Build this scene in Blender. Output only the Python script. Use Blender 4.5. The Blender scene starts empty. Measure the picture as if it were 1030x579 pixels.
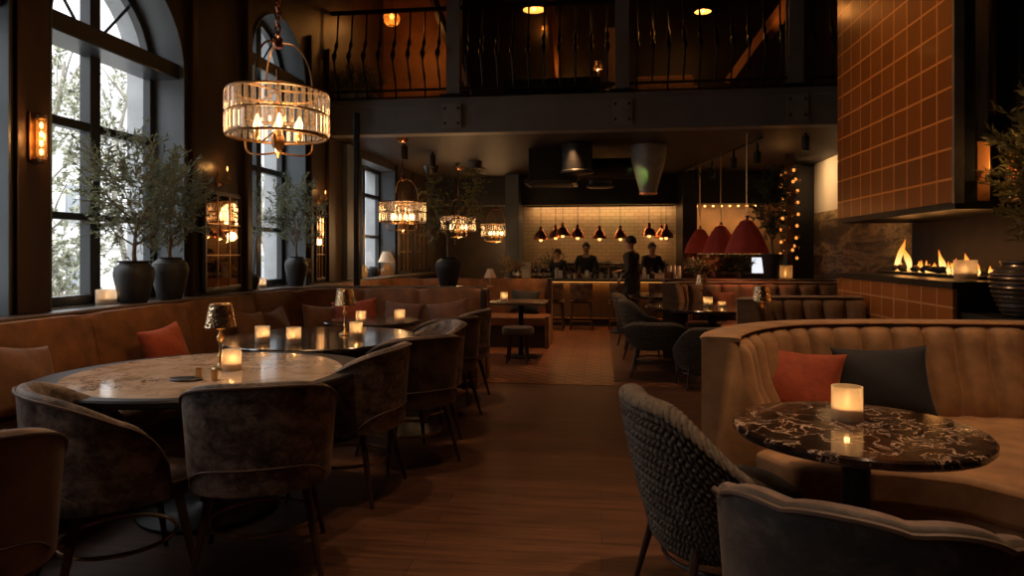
import bpy, bmesh, math, random
from mathutils import Vector, Matrix
R = math.radians
PI = math.pi
rnd = random.Random(11)
SC = bpy.context.scene
COL = SC.collection

# ---------------------------------------------------------------- survey
# camera 1.4 m above the floor, X across the room, Y along the aisle
F, VX, HY, CH = 690.0, 605.0, 254.0, 1.4
TH = math.atan((VX - 515) / F)
S_, K_ = math.sin(TH), math.cos(TH)


def P(px, zc):
    u = (px - 515) / F
    return (zc * (u * K_ - S_), zc * (u * S_ + K_))


def G(px, py, Z):
    return P(px, (CH - Z) * F / (py - HY))


def PX(px, X):
    u = (px - 515) / F
    return X / ((u * K_ - S_) / (u * S_ + K_))


# ---------------------------------------------------------------- materials
MATS = {}


def new_mat(name):
    m = bpy.data.materials.new(name)
    m.use_nodes = True
    nt = m.node_tree
    b = nt.nodes['Principled BSDF']
    return m, nt, b


def N(nt, typ, **kw):
    n = nt.nodes.new(typ)
    for k, v in kw.items():
        setattr(n, k, v)
    return n


def ramp(nt, fac, stops, interp='LINEAR'):
    r = N(nt, 'ShaderNodeValToRGB')
    r.color_ramp.interpolation = interp
    els = r.color_ramp.elements
    while len(els) < len(stops):
        els.new(0.5)
    for e, (p, c) in zip(els, stops):
        e.position = p
        e.color = (c[0], c[1], c[2], 1)
    nt.links.new(fac, r.inputs['Fac'])
    return r.outputs['Color']


def coords(nt, scale=(1, 1, 1), kind='Object', rot=(0, 0, 0)):
    t = N(nt, 'ShaderNodeTexCoord')
    mp = N(nt, 'ShaderNodeMapping')
    mp.inputs['Scale'].default_value = scale
    mp.inputs['Rotation'].default_value = rot
    nt.links.new(t.outputs[kind], mp.inputs['Vector'])
    return mp.outputs['Vector']


def noise(nt, vec, scale, detail=3, rough=.55, dist=0):
    n = N(nt, 'ShaderNodeTexNoise')
    n.inputs['Scale'].default_value = scale
    n.inputs['Detail'].default_value = detail
    n.inputs['Roughness'].default_value = rough
    n.inputs['Distortion'].default_value = dist
    nt.links.new(vec, n.inputs['Vector'])
    return n.outputs['Fac']


def bump(nt, b, h, strength=.3, dist=.01):
    n = N(nt, 'ShaderNodeBump')
    n.inputs['Strength'].default_value = strength
    n.inputs['Distance'].default_value = dist
    nt.links.new(h, n.inputs['Height'])
    nt.links.new(n.outputs['Normal'], b.inputs['Normal'])


def pm(name, col, rough=.5, metal=0., var=.25, scale=6, bmp=0., bscale=None, spec=.5,
       sheen=0., coat=0., stretch=(1, 1, 1), lo=.3, hi=.7, sheen_col=None):
    if name in MATS:
        return MATS[name]
    m, nt, b = new_mat(name)
    b.inputs['Roughness'].default_value = rough
    b.inputs['Metallic'].default_value = metal
    b.inputs['Specular IOR Level'].default_value = spec
    b.inputs['Coat Weight'].default_value = coat
    b.inputs['Coat Roughness'].default_value = .15
    b.inputs['Sheen Weight'].default_value = sheen
    b.inputs['Sheen Roughness'].default_value = .4
    if sheen_col:
        b.inputs['Sheen Tint'].default_value = (*sheen_col, 1)
    v = coords(nt, stretch)
    n = noise(nt, v, scale, 4)
    c = ramp(nt, n, [(lo, [x * (1 - var) for x in col]), (hi, [min(1, x * (1 + var)) for x in col])])
    nt.links.new(c, b.inputs['Base Color'])
    if bmp:
        n2 = noise(nt, v, bscale or scale * 4, 3)
        bump(nt, b, n2, bmp)
    MATS[name] = m
    return m


def emit(name, col, strength):
    m, nt, b = new_mat(name)
    b.inputs['Base Color'].default_value = (*[min(1, c) for c in col], 1)
    b.inputs['Emission Color'].default_value = (*col, 1)
    b.inputs['Emission Strength'].default_value = strength
    MATS[name] = m
    return m


# ---------------------------------------------------------------- mesh builder
class MB:
    def __init__(s):
        s.v = []
        s.f = []

    def box(s, c, d, rz=0., rx=0., ry=0., taper=1.):
        i = len(s.v)
        M = Matrix.Rotation(rz, 3, 'Z') @ Matrix.Rotation(ry, 3, 'Y') @ Matrix.Rotation(rx, 3, 'X')
        for z in (-1, 1):
            t = taper if z > 0 else 1
            for x, y in ((-1, -1), (1, -1), (1, 1), (-1, 1)):
                p = M @ Vector((x * d[0] / 2 * t, y * d[1] / 2 * t, z * d[2] / 2))
                s.v.append((p.x + c[0], p.y + c[1], p.z + c[2]))
        for q in ((3, 2, 1, 0), (4, 5, 6, 7), (0, 1, 5, 4), (1, 2, 6, 5), (2, 3, 7, 6), (3, 0, 4, 7)):
            s.f.append(tuple(i + k for k in q))
        return s

    def bb(s, x0, x1, y0, y1, z0, z1):
        return s.box(((x0 + x1) / 2, (y0 + y1) / 2, (z0 + z1) / 2), (x1 - x0, y1 - y0, z1 - z0))

    def rings(s, rs, closed=True, caps=True, loop=False):
        i0 = len(s.v)
        n = len(rs[0])
        for r in rs:
            s.v.extend([tuple(p) for p in r])
        m = len(rs)
        for a in range(m if loop else m - 1):
            b = (a + 1) % m
            for k in range(n if closed else n - 1):
                k2 = (k + 1) % n
                s.f.append((i0 + a * n + k, i0 + a * n + k2, i0 + b * n + k2, i0 + b * n + k))
        if caps and closed and not loop:
            s.f.append(tuple(i0 + k for k in reversed(range(n))))
            s.f.append(tuple(i0 + (m - 1) * n + k for k in range(n)))
        return s

    def lathe(s, prof, n=24, c=(0, 0, 0), caps=True, sx=1., sy=1.):
        rs = []
        for r, z in prof:
            rs.append([(c[0] + sx * r * math.cos(2 * PI * k / n), c[1] + sy * r * math.sin(2 * PI * k / n), c[2] + z) for k in range(n)])
        return s.rings(rs, True, caps)

    def tube(s, pts, r, n=8, loop=False, caps=True):
        pts = [Vector(p) for p in pts]
        m = len(pts)
        rr = r if isinstance(r, (list, tuple)) else [r] * m
        rs = []
        up = None
        for i, p in enumerate(pts):
            if loop:
                t = pts[(i + 1) % m] - pts[i - 1]
            else:
                t = pts[min(i + 1, m - 1)] - pts[max(i - 1, 0)]
            t.normalize()
            if up is None:
                up = Vector((0, 0, 1)) if abs(t.z) < .9 else Vector((1, 0, 0))
            a = t.cross(up)
            if a.length < 1e-4:
                a = t.cross(Vector((0, 1, 0)))
            a.normalize()
            up = a.cross(t).normalized()
            rs.append([tuple(p + (a * math.cos(2 * PI * k / n) + up * math.sin(2 * PI * k / n)) * rr[i]) for k in range(n)])
        return s.rings(rs, True, caps, loop)

    def prism(s, poly, z0, z1):
        i = len(s.v)
        n = len(poly)
        for z in (z0, z1):
            s.v.extend([(x, y, z) for x, y in poly])
        s.f.append(tuple(i + k for k in reversed(range(n))))
        s.f.append(tuple(i + n + k for k in range(n)))
        for k in range(n):
            k2 = (k + 1) % n
            s.f.append((i + k, i + k2, i + n + k2, i + n + k))
        return s

    def quad(s, a, b, c, d):
        i = len(s.v)
        s.v.extend([a, b, c, d])
        s.f.append((i, i + 1, i + 2, i + 3))
        return s

    def leaf(s, p, d, L, w, up=None):
        d = Vector(d).normalized()
        u = Vector((rnd.uniform(-1, 1), rnd.uniform(-1, 1), rnd.uniform(-1, 1)))
        a = d.cross(u)
        if a.length < 1e-3:
            a = Vector((1, 0, 0))
        a.normalize()
        b = a.cross(d).normalized()
        p = Vector(p)
        i = len(s.v)
        q = p + d * L * .45 - b * w * .15
        s.v.extend([tuple(p), tuple(q + a * w / 2), tuple(p + d * L + b * w * .2), tuple(q - a * w / 2)])
        s.f.append((i, i + 1, i + 2))
        s.f.append((i, i + 2, i + 3))
        return s

    def build(s, name, mat, parent=None, smooth=True, bevel=0., seg=2, world=False, ang=35, fix=True, sub=0):
        me = bpy.data.meshes.new(name)
        v = s.v
        if world and parent is not None:
            l = parent.location
            v = [(x - l.x, y - l.y, z - l.z) for x, y, z in v]
        me.from_pydata(v, [], s.f)
        if fix:
            bm = bmesh.new()
            bm.from_mesh(me)
            bmesh.ops.recalc_face_normals(bm, faces=bm.faces)
            bm.to_mesh(me)
            bm.free()
        if isinstance(mat, (list, tuple)):
            for q in mat:
                me.materials.append(q)
        else:
            me.materials.append(mat)
        if smooth:
            me.shade_smooth()
            me.set_sharp_from_angle(angle=R(ang))
        o = bpy.data.objects.new(name, me)
        COL.objects.link(o)
        if parent is not None:
            o.parent = parent
        if bevel:
            md = o.modifiers.new('bevel', 'BEVEL')
            md.width = bevel
            md.segments = seg
            md.limit_method = 'ANGLE'
            md.angle_limit = R(40)
            md.harden_normals = False
        if sub:
            md = o.modifiers.new('sub', 'SUBSURF')
            md.levels = md.render_levels = sub
        return o


def tag(o, label=None, cat=None, group=None, kind=None):
    if label:
        o['label'] = label
    if cat:
        o['category'] = cat
    if group:
        o['group'] = group
    if kind:
        o['kind'] = kind
    return o


def thing(name, label, cat, loc=(0, 0, 0), rz=0., group=None):
    o = bpy.data.objects.new(name, None)
    o.empty_display_size = .1
    COL.objects.link(o)
    o.location = loc
    o.rotation_euler = (0, 0, rz)
    return tag(o, label, cat, group)


def struct(o, label=None):
    o['kind'] = 'structure'
    if label:
        o['label'] = label
    return o


def dup(root, loc, rz=0., label=None, group=None, sc=None):
    def cp(o, par):
        c = o.copy()
        COL.objects.link(c)
        if par is not None:
            c.parent = par
        for ch in list(o.children):
            cp(ch, c)
        return c
    r = cp(root, None)
    r.location = loc
    r.rotation_euler = (0, 0, rz)
    if sc:
        r.scale = (sc, sc, sc)
    if label:
        r['label'] = label
    if group:
        r['group'] = group
    return r


def light(kind, name, loc, energy, col=(1, .55, .22), parent=None, r=.03, size=None, rot=None, spot=None, blend=.5):
    l = bpy.data.lights.new(name, kind)
    l.energy = energy
    l.color = col
    if kind in ('POINT', 'SPOT'):
        l.shadow_soft_size = r
    if kind == 'SPOT':
        l.spot_size = spot
        l.spot_blend = blend
    if kind == 'AREA':
        l.shape = 'RECTANGLE'
        l.size, l.size_y = size
    o = bpy.data.objects.new(name, l)
    COL.objects.link(o)
    o.location = loc
    if rot:
        o.rotation_euler = rot
    if parent is not None:
        o.parent = parent
    return o


def smooth_path(pts, step=.05):
    """Catmull-Rom through 2D points, resampled evenly."""
    pts = [Vector((p[0], p[1])) for p in pts]
    q = [pts[0] * 2 - pts[1]] + pts + [pts[-1] * 2 - pts[-2]]
    out = []
    for i in range(1, len(q) - 2):
        a, b, c, d = q[i - 1], q[i], q[i + 1], q[i + 2]
        for k in range(40):
            t = k / 40
            out.append(.5 * ((2 * b) + (c - a) * t + (2 * a - 5 * b + 4 * c - d) * t * t + (3 * b - a - 3 * c + d) * t ** 3))
    out.append(pts[-1])
    res = [out[0]]
    acc = 0
    for i in range(1, len(out)):
        seg = (out[i] - out[i - 1]).length
        while acc + seg >= step:
            f = (step - acc) / seg
            p = out[i - 1] + (out[i] - out[i - 1]) * f
            res.append(p)
            out[i - 1] = p
            seg = (out[i] - p).length
            acc = 0
        acc += seg
    if (res[-1] - out[-1]).length > step * .3:
        res.append(out[-1])
    else:
        res[-1] = out[-1]
    return res


def normals2(path):
    ns = []
    m = len(path)
    for i in range(m):
        t = path[min(i + 1, m - 1)] - path[max(i - 1, 0)]
        t.normalize()
        ns.append(Vector((t.y, -t.x)))     # right-hand side of the direction of travel
    return ns
# ================================================================ MATERIALS
m_wall = pm('dark_plaster', (.040, .024, .014), .42, var=.45, scale=2.5, bmp=.25, bscale=14)
m_black = pm('black_paint', (.014, .014, .015), .38, var=.2, scale=8)
m_plate = pm('plate_paint', (.20, .185, .165), .45, var=.15, scale=6)
m_teal = pm('blue_grey_paint', (.085, .100, .110), .45, var=.15, scale=3)
m_frame = pm('window_frame_paint', (.022, .026, .028), .32, var=.15, scale=4)
m_iron = pm('black_iron', (.018, .017, .017), .4, .6, var=.25, scale=10)
m_beam = pm('grey_beam_paint', (.17, .155, .14), .5, var=.12, scale=3)
m_ceil = pm('ceiling_paint', (.022, .012, .006), .55, var=.25, scale=2)
m_galwall = pm('amber_glow_tone', (.26, .10, .03), .6, var=.45, scale=1.6)  # amber tone holds the lamp glow on gallery wall and braces
m_brass = pm('antique_brass', (.62, .40, .18), .28, 1., var=.2, scale=14)
m_flue = pm('satin_copper', (.62, .26, .09), .32, .45, var=.15, scale=6)
m_brassd = pm('dark_brass', (.30, .17, .075), .35, 1., var=.3, scale=10)
m_copper = pm('copper', (.75, .30, .14), .25, 1., var=.2, scale=10)
m_velbrown = pm('tobacco_velvet', (.165, .060, .014), .75, var=.4, scale=7, sheen=.08, sheen_col=(1, .6, .3), bmp=.1)
m_velcamel = pm('camel_velvet', (.33, .175, .075), .72, var=.30, scale=9, sheen=.25, sheen_col=(1, .7, .45), bmp=.1)
m_veltaupe = pm('taupe_velvet', (.14, .085, .05), .75, var=.25, scale=9, sheen=.35, sheen_col=(1, .7, .5))


def crushed(name, dark, light, scale, rough=.6, sheen=.2):
    m, nt, b = new_mat(name)
    v = coords(nt, (1, 1, 1.25))
    n = noise(nt, v, scale, 8, .72, .35)
    n2 = noise(nt, v, scale * .28, 3)
    ad = N(nt, 'ShaderNodeMath', operation='MULTIPLY_ADD')
    ad.inputs[1].default_value = .45
    nt.links.new(n2, ad.inputs[0])
    nt.links.new(n, ad.inputs[2])
    mid = [(x + y) * .36 for x, y in zip(dark, light)]
    c = ramp(nt, ad.outputs[0], [(.60, dark), (.72, mid), (.86, light)])
    nt.links.new(c, b.inputs['Base Color'])
    b.inputs['Roughness'].default_value = rough
    b.inputs['Sheen Weight'].default_value = sheen
    b.inputs['Sheen Roughness'].default_value = .4
    b.inputs['Sheen Tint'].default_value = (1, .8, .65, 1)
    bump(nt, b, n, .12)
    return m


m_velgrey = crushed('mole_velvet', (.022, .014, .011), (.27, .20, .16), 13.)
m_rimvel = pm('rim_velvet', (.17, .105, .068), .7, var=.4, scale=12, sheen=.3)
m_vellow = pm('brown_velvet', (.075, .042, .027), .68, var=.65, scale=9, sheen=.3, sheen_col=(1, .7, .5), lo=.36, hi=.66)
m_leather = pm('worn_leather', (.24, .15, .11), .45, var=.35, scale=5, bmp=.15, bscale=40, sheen=.1)
m_greyvel = crushed('slate_velvet', (.038, .028, .021), (.125, .098, .076), 9.)
m_piping = pm('chair_piping', (.10, .062, .042), .6, var=.2, scale=20)
m_seatd = pm('dark_seat_velvet', (.060, .036, .026), .7, var=.35, scale=8, sheen=.2)
m_darkwood = pm('dark_walnut', (.040, .020, .012), .4, var=.35, scale=5, stretch=(1, 1, .2))
m_woodleg = pm('stained_leg_wood', (.055, .028, .017), .35, var=.3, scale=9, stretch=(1, 1, .25))
m_rust = pm('rust_cushion', (.32, .055, .016), .8, var=.2, scale=25, sheen=.3, sheen_col=(1, .5, .3), bmp=.2, bscale=120)
m_brownc = pm('brown_cushion', (.16, .070, .028), .8, var=.25, scale=12, sheen=.08, bmp=.15, bscale=90)
m_darkc = pm('black_cushion', (.014, .014, .018), .8, var=.25, scale=20, sheen=.1, bmp=.15, bscale=120)
m_plum = pm('russet_cushion', (.115, .046, .022), .8, var=.25, scale=14, sheen=.08, bmp=.15, bscale=90)
m_pot = pm('charcoal_pot', (.028, .028, .029), .55, var=.3, scale=9, bmp=.3, bscale=30, stretch=(1, 1, 3))
m_soil = pm('potting_soil', (.03, .02, .014), .95, var=.4, scale=40, bmp=.6)
m_bark = pm('olive_bark', (.16, .11, .075), .85, var=.35, scale=18, stretch=(1, 1, .3), bmp=.5)
m_olive = pm('olive_leaf', (.17, .185, .125), .55, var=.45, scale=9)
m_green = pm('dark_leaf', (.045, .060, .022), .55, var=.5, scale=9)
m_greeno = pm('shrub_leaf', (.17, .155, .055), .55, var=.5, scale=9)


def thin_leaf(m, w, col):
    nt = m.node_tree
    out = nt.nodes['Material Output']
    b = nt.nodes['Principled BSDF']
    tl = N(nt, 'ShaderNodeBsdfTranslucent')
    tl.inputs['Color'].default_value = (*col, 1)
    mx = N(nt, 'ShaderNodeMixShader')
    mx.inputs[0].default_value = w
    nt.links.new(b.outputs[0], mx.inputs[1])
    nt.links.new(tl.outputs[0], mx.inputs[2])
    nt.links.new(mx.outputs[0], out.inputs['Surface'])


thin_leaf(m_olive, .3, (.22, .24, .13))
thin_leaf(m_greeno, .3, (.22, .20, .06))
m_dry = pm('dried_plume', (.36, .22, .09), .8, var=.3, scale=20)
m_outleaf = pm('outdoor_leaf', (.42, .43, .33), .7, var=.4, scale=6)
m_outbark = pm('outdoor_bark', (.34, .31, .27), .9, var=.3, scale=6)
m_facade = pm('white_render', (.72, .72, .70), .8, var=.05, scale=1)
m_outer = pm('grey_masonry', (.42, .44, .45), .8, var=.15, scale=5)
m_fwin = pm('facade_window_grey', (.30, .33, .36), .3, var=.15, scale=1)
m_pave = pm('outdoor_paving', (.35, .34, .33), .8, var=.12, scale=2)
m_baywall = pm('bay_plaster', (.24, .14, .065), .6, var=.3, scale=2)
m_white = pm('white_plaster', (.62, .50, .35), .7, var=.05, scale=2)
m_red = pm('red_felt', (.74, .095, .065), .8, var=.12, scale=6)
m_shadein = pm('shade_lining', (.75, .55, .35), .5, var=.05)
m_cream = pm('cream_linen', (.72, .52, .34), .8, var=.08, scale=30)
m_steel = pm('galvanised_steel', (.06, .06, .06), .38, .9, var=.25, scale=6, stretch=(1, 1, 4))
m_paper = pm('white_card', (.7, .62, .5), .7, var=.05)
m_glassb = pm('bottle_glass_dark', (.03, .022, .012), .12, var=.3, scale=4, coat=.5)
m_glassg = pm('bottle_glass_green', (.02, .035, .014), .12, var=.3, scale=4, coat=.5)
m_glassa = pm('bottle_glass_amber', (.20, .07, .015), .12, var=.3, scale=4, coat=.5)
m_china = pm('china', (.62, .55, .45), .3, var=.06, coat=.3)
m_skin = pm('skin', (.46, .25, .17), .6, var=.1, scale=12)
m_cloth = pm('black_uniform', (.016, .016, .018), .85, var=.25, scale=12)
m_hair = pm('dark_hair', (.018, .012, .009), .6, var=.3, scale=30)
m_wax = pm('candle_wax', (.75, .52, .28), .5, var=.05)
m_ash = pm('charred_log', (.045, .035, .03), .9, var=.5, scale=14, bmp=.7)
m_bulb = emit('bulb_glow', (1., .60, .26), 9.)
m_bulbs = emit('small_bulb_glow', (1., .44, .12), 4.)
m_globe = emit('garland_glow', (1., .36, .07), 1.1)
m_flame = emit('candle_flame', (1., .55, .18), 7.)
m_fil = emit('filament_glow', (1., .55, .20), 14.)
m_led = emit('bar_led', (1., .40, .08), .9)
m_screen = emit('lit_screen', (.80, .84, .90), 1.1)


def glass_thin(name, tint=(1, 1, 1), rough=.02, clear=.88, body=None, bodyw=0.):
    m, nt, b = new_mat(name)
    out = nt.nodes['Material Output']
    tr = N(nt, 'ShaderNodeBsdfTransparent')
    tr.inputs['Color'].default_value = (*tint, 1)
    gl = N(nt, 'ShaderNodeBsdfGlossy')
    gl.inputs['Roughness'].default_value = rough
    mx = N(nt, 'ShaderNodeMixShader')
    lw = N(nt, 'ShaderNodeLayerWeight')
    lw.inputs['Blend'].default_value = .5
    pw = N(nt, 'ShaderNodeMath', operation='POWER')
    pw.inputs[1].default_value = 5.
    nt.links.new(lw.outputs['Facing'], pw.inputs[0])
    ad = N(nt, 'ShaderNodeMath', operation='MULTIPLY_ADD')
    ad.inputs[1].default_value = .75
    ad.inputs[2].default_value = .04 + (1 - clear) * .5
    ad.use_clamp = True
    nt.links.new(pw.outputs[0], ad.inputs[0])
    nt.links.new(ad.outputs[0], mx.inputs[0])
    nt.links.new(tr.outputs[0], mx.inputs[1])
    nt.links.new(gl.outputs[0], mx.inputs[2])
    last = mx
    if body:
        tl = N(nt, 'ShaderNodeBsdfTranslucent')
        tl.inputs['Color'].default_value = (*body, 1)
        df = N(nt, 'ShaderNodeBsdfDiffuse')
        df.inputs['Color'].default_value = (*body, 1)
        m2 = N(nt, 'ShaderNodeMixShader')
        m2.inputs[0].default_value = .25
        nt.links.new(tl.outputs[0], m2.inputs[1])
        nt.links.new(df.outputs[0], m2.inputs[2])
        m3 = N(nt, 'ShaderNodeMixShader')
        m3.inputs[0].default_value = bodyw
        nt.links.new(mx.outputs[0], m3.inputs[1])
        nt.links.new(m2.outputs[0], m3.inputs[2])
        last = m3
    nt.links.new(last.outputs[0], out.inputs['Surface'])
    MATS[name] = m
    return m


m_pane = glass_thin('window_glass', (.97, .98, 1), .0, 1.)
m_cup = glass_thin('frosted_candle_glass', (1, .95, .88), .25, .9, (.95, .84, .68), .50)
m_crystal = glass_thin('chandelier_crystal', (.90, .84, .78), .05, .62, (.95, .85, .72), .10)
m_clear = glass_thin('clear_glass', (.95, .95, .92), .03, .8)
m_lampglass = glass_thin('amber_lamp_glass', (1, .78, .5), .05, .8, (1, .55, .2), .2)


def marble(name, cols, scale, rough, vein, vscale, vpos=.5, vw=.03, coat=.3, mlo=.42):
    m, nt, b = new_mat(name)
    v = coords(nt)
    n1 = noise(nt, v, scale, 6, .62, .8)
    base = ramp(nt, n1, [(.32, cols[0]), (.5, cols[1]), (.68, cols[2])])
    n2 = noise(nt, v, vscale, 7, .6, 1.4)
    k = ramp(nt, n2, [(vpos - vw, (0, 0, 0)), (vpos, (1, 1, 1)), (vpos + vw, (0, 0, 0))])
    n3 = noise(nt, v, vscale * .6, 2)
    k2 = ramp(nt, n3, [(mlo, (0, 0, 0)), (mlo + .18, (1, 1, 1))])
    mu = N(nt, 'ShaderNodeMath', operation='MULTIPLY')
    nt.links.new(k, mu.inputs[0])
    nt.links.new(k2, mu.inputs[1])
    mx = N(nt, 'ShaderNodeMix', data_type='RGBA')
    nt.links.new(mu.outputs[0], mx.inputs[0])
    nt.links.new(base, mx.inputs[6])
    mx.inputs[7].default_value = (*vein, 1)
    nt.links.new(mx.outputs[2], b.inputs['Base Color'])
    b.inputs['Roughness'].default_value = rough
    b.inputs['Coat Weight'].default_value = coat
    b.inputs['Coat Roughness'].default_value = .05
    MATS[name] = m
    return m


m_marble = marble('cream_marble', [(.32, .22, .14), (.56, .42, .30), (.70, .56, .42)], 3.2, .12, (.11, .07, .045), 3.)
m_emp = marble('dark_veined_marble', [(.008, .006, .005), (.024, .012, .008), (.070, .032, .017)], 6.0, .12, (.55, .40, .29), 6.5, .5, .022, .3, .28)
m_stone = marble('smoky_stone', [(.018, .013, .010), (.035, .024, .018), (.06, .045, .035)], 3.0, .14, (.16, .12, .09), 3.)
def mural_mat():
    m, nt, b = new_mat('rock_mural')
    v = coords(nt, (1, .55, 2.6))
    n1 = noise(nt, v, .75, 8, .62, .8)
    c = ramp(nt, n1, [(.30, (.012, .007, .005)), (.44, (.10, .052, .022)), (.50, (.42, .26, .12)), (.55, (.09, .05, .022)), (.62, (.30, .17, .07)), (.72, (.03, .018, .010))])
    n2 = noise(nt, coords(nt), 3., 6, .7, .4)
    g = ramp(nt, n2, [(.35, (.45, .45, .45)), (.65, (1.25, 1.2, 1.1))])
    mx = N(nt, 'ShaderNodeMix', data_type='RGBA', blend_type='MULTIPLY')
    mx.inputs[0].default_value = 1.
    nt.links.new(c, mx.inputs[6])
    nt.links.new(g, mx.inputs[7])
    nt.links.new(mx.outputs[2], b.inputs['Base Color'])
    b.inputs['Roughness'].default_value = .6
    return m


m_mural = mural_mat()
m_firewall = pm('sooty_fire_panel', (.022, .015, .011), .7, var=.5, scale=4)
m_slate = marble('grey_tabletop', [(.10, .075, .055), (.15, .115, .085), (.2, .155, .11)], 3.0, .22, (.2, .15, .1), 3.)
m_mural_old = marble('rock_mural', [(.030, .018, .010), (.16, .085, .035), (.36, .22, .10)], 2.2, .45, (.45, .34, .2), 1.8, .5, .05, 0.)


def brickmat(name, c1, c2, mortar, bw, bh, msize, rough, metal=0., offset=.5, bmp=.4, plane='XY', squash=1., spec=.5, var=0., coat=0., mrough=None):
    m, nt, b = new_mat(name)
    t = N(nt, 'ShaderNodeTexCoord')
    sp = N(nt, 'ShaderNodeSeparateXYZ')
    cb = N(nt, 'ShaderNodeCombineXYZ')
    nt.links.new(t.outputs['Object'], sp.inputs[0])
    nt.links.new(sp.outputs[plane[0]], cb.inputs['X'])
    nt.links.new(sp.outputs[plane[1]], cb.inputs['Y'])
    br = N(nt, 'ShaderNodeTexBrick')
    br.offset = offset
    br.inputs['Color1'].default_value = (*c1, 1)
    br.inputs['Color2'].default_value = (*c2, 1)
    br.inputs['Mortar'].default_value = (*mortar, 1)
    br.inputs['Scale'].default_value = 1.
    br.inputs['Brick Width'].default_value = bw
    br.inputs['Row Height'].default_value = bh
    br.inputs['Mortar Size'].default_value = msize
    br.inputs['Mortar Smooth'].default_value = .2
    nt.links.new(cb.outputs[0], br.inputs['Vector'])
    col = br.outputs['Color']
    if var:
        mp = N(nt, 'ShaderNodeMapping')
        mp.inputs['Scale'].default_value = (2.2, 26, 1)
        nt.links.new(cb.outputs[0], mp.inputs[0])
        n = noise(nt, mp.outputs[0], 1., 5, .6)
        g = ramp(nt, n, [(.3, (1 - var,) * 3), (.7, (1 + var,) * 3)])
        mx = N(nt, 'ShaderNodeMix', data_type='RGBA', blend_type='MULTIPLY')
        mx.inputs[0].default_value = 1.
        nt.links.new(col, mx.inputs[6])
        nt.links.new(g, mx.inputs[7])
        col = mx.outputs[2]
    nt.links.new(col, b.inputs['Base Color'])
    b.inputs['Roughness'].default_value = rough
    b.inputs['Metallic'].default_value = metal
    b.inputs['Specular IOR Level'].default_value = spec
    b.inputs['Coat Weight'].default_value = coat
    b.inputs['Coat Roughness'].default_value = .12
    iv = N(nt, 'ShaderNodeMath', operation='SUBTRACT')
    iv.inputs[0].default_value = 1.
    nt.links.new(br.outputs['Fac'], iv.inputs[1])
    bump(nt, b, iv.outputs[0], bmp, .004)
    MATS[name] = m
    return m


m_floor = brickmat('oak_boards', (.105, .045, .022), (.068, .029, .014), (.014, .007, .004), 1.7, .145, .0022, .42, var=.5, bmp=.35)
m_kit = brickmat('glazed_wall_tile', (.50, .36, .22), (.44, .32, .19), (.26, .17, .09), .20, .078, .005, .25, plane='XZ')
m_hood = brickmat('copper_glazed_tile', (.29, .093, .012), (.215, .066, .009), (.72, .30, .08), .2455, .2126, .009, .30, .25, offset=0., plane='YZ', bmp=1., coat=.15)
m_basetile = brickmat('copper_tile_glints', (.62, .24, .06), (.46, .16, .04), (.85, .45, .18), .2455, .17, .008, .22, .45, offset=0., plane='YZ', bmp=1., coat=.4)  # reflections put into the colour: lightened tiles, pale joints as glints
m_barfront = brickmat('bar_panels', (.105, .052, .020), (.125, .062, .024), (.04, .02, .008), .24, 2., .006, .5, plane='XZ', offset=0.)


def tile_floor():
    m, nt, b = new_mat('encaustic_tile')
    v = coords(nt, (1, 1, 1))
    br = N(nt, 'ShaderNodeTexBrick')
    br.offset = 0.
    for k, c in (('Color1', (.34, .135, .058)), ('Color2', (.27, .105, .048)), ('Mortar', (.055, .028, .018))):
        br.inputs[k].default_value = (*c, 1)
    br.inputs['Scale'].default_value = 1.
    br.inputs['Brick Width'].default_value = .2
    br.inputs['Row Height'].default_value = .2
    br.inputs['Mortar Size'].default_value = .005
    nt.links.new(v, br.inputs['Vector'])
    ck = N(nt, 'ShaderNodeTexChecker')
    ck.inputs['Scale'].default_value = 10.
    ck.inputs['Color1'].default_value = (1, 1, 1, 1)
    ck.inputs['Color2'].default_value = (.42, .38, .36, 1)
    nt.links.new(v, ck.inputs['Vector'])
    mx = N(nt, 'ShaderNodeMix', data_type='RGBA', blend_type='MULTIPLY')
    mx.inputs[0].default_value = 1.
    nt.links.new(br.outputs['Color'], mx.inputs[6])
    nt.links.new(ck.outputs['Color'], mx.inputs[7])
    n = noise(nt, v, 3., 3)
    g = ramp(nt, n, [(.3, (.7,) * 3), (.7, (1.25,) * 3)])
    m2 = N(nt, 'ShaderNodeMix', data_type='RGBA', blend_type='MULTIPLY')
    m2.inputs[0].default_value = 1.
    nt.links.new(mx.outputs[2], m2.inputs[6])
    nt.links.new(g, m2.inputs[7])
    nt.links.new(m2.outputs[2], b.inputs['Base Color'])
    b.inputs['Roughness'].default_value = .30
    return m


m_tile = tile_floor()


def mirror_mat():
    m, nt, b = new_mat('antique_mirror')
    v = coords(nt)
    n = noise(nt, v, 3.5, 5, .6)
    c = ramp(nt, n, [(.3, (.30, .21, .13)), (.7, (.52, .40, .28))])
    nt.links.new(c, b.inputs['Base Color'])
    b.inputs['Metallic'].default_value = 1.
    b.inputs['Roughness'].default_value = .03
    return m


m_mirror = mirror_mat()


def hammered():
    m, nt, b = new_mat('hammered_brass')
    b.inputs['Base Color'].default_value = (.74, .52, .30, 1)
    b.inputs['Metallic'].default_value = 1.
    b.inputs['Roughness'].default_value = .22
    v = coords(nt)
    vo = N(nt, 'ShaderNodeTexVoronoi')
    vo.inputs['Scale'].default_value = 62.
    nt.links.new(v, vo.inputs['Vector'])
    bump(nt, b, vo.outputs['Distance'], .8, .005)
    return m


m_hammer = hammered()


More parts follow.
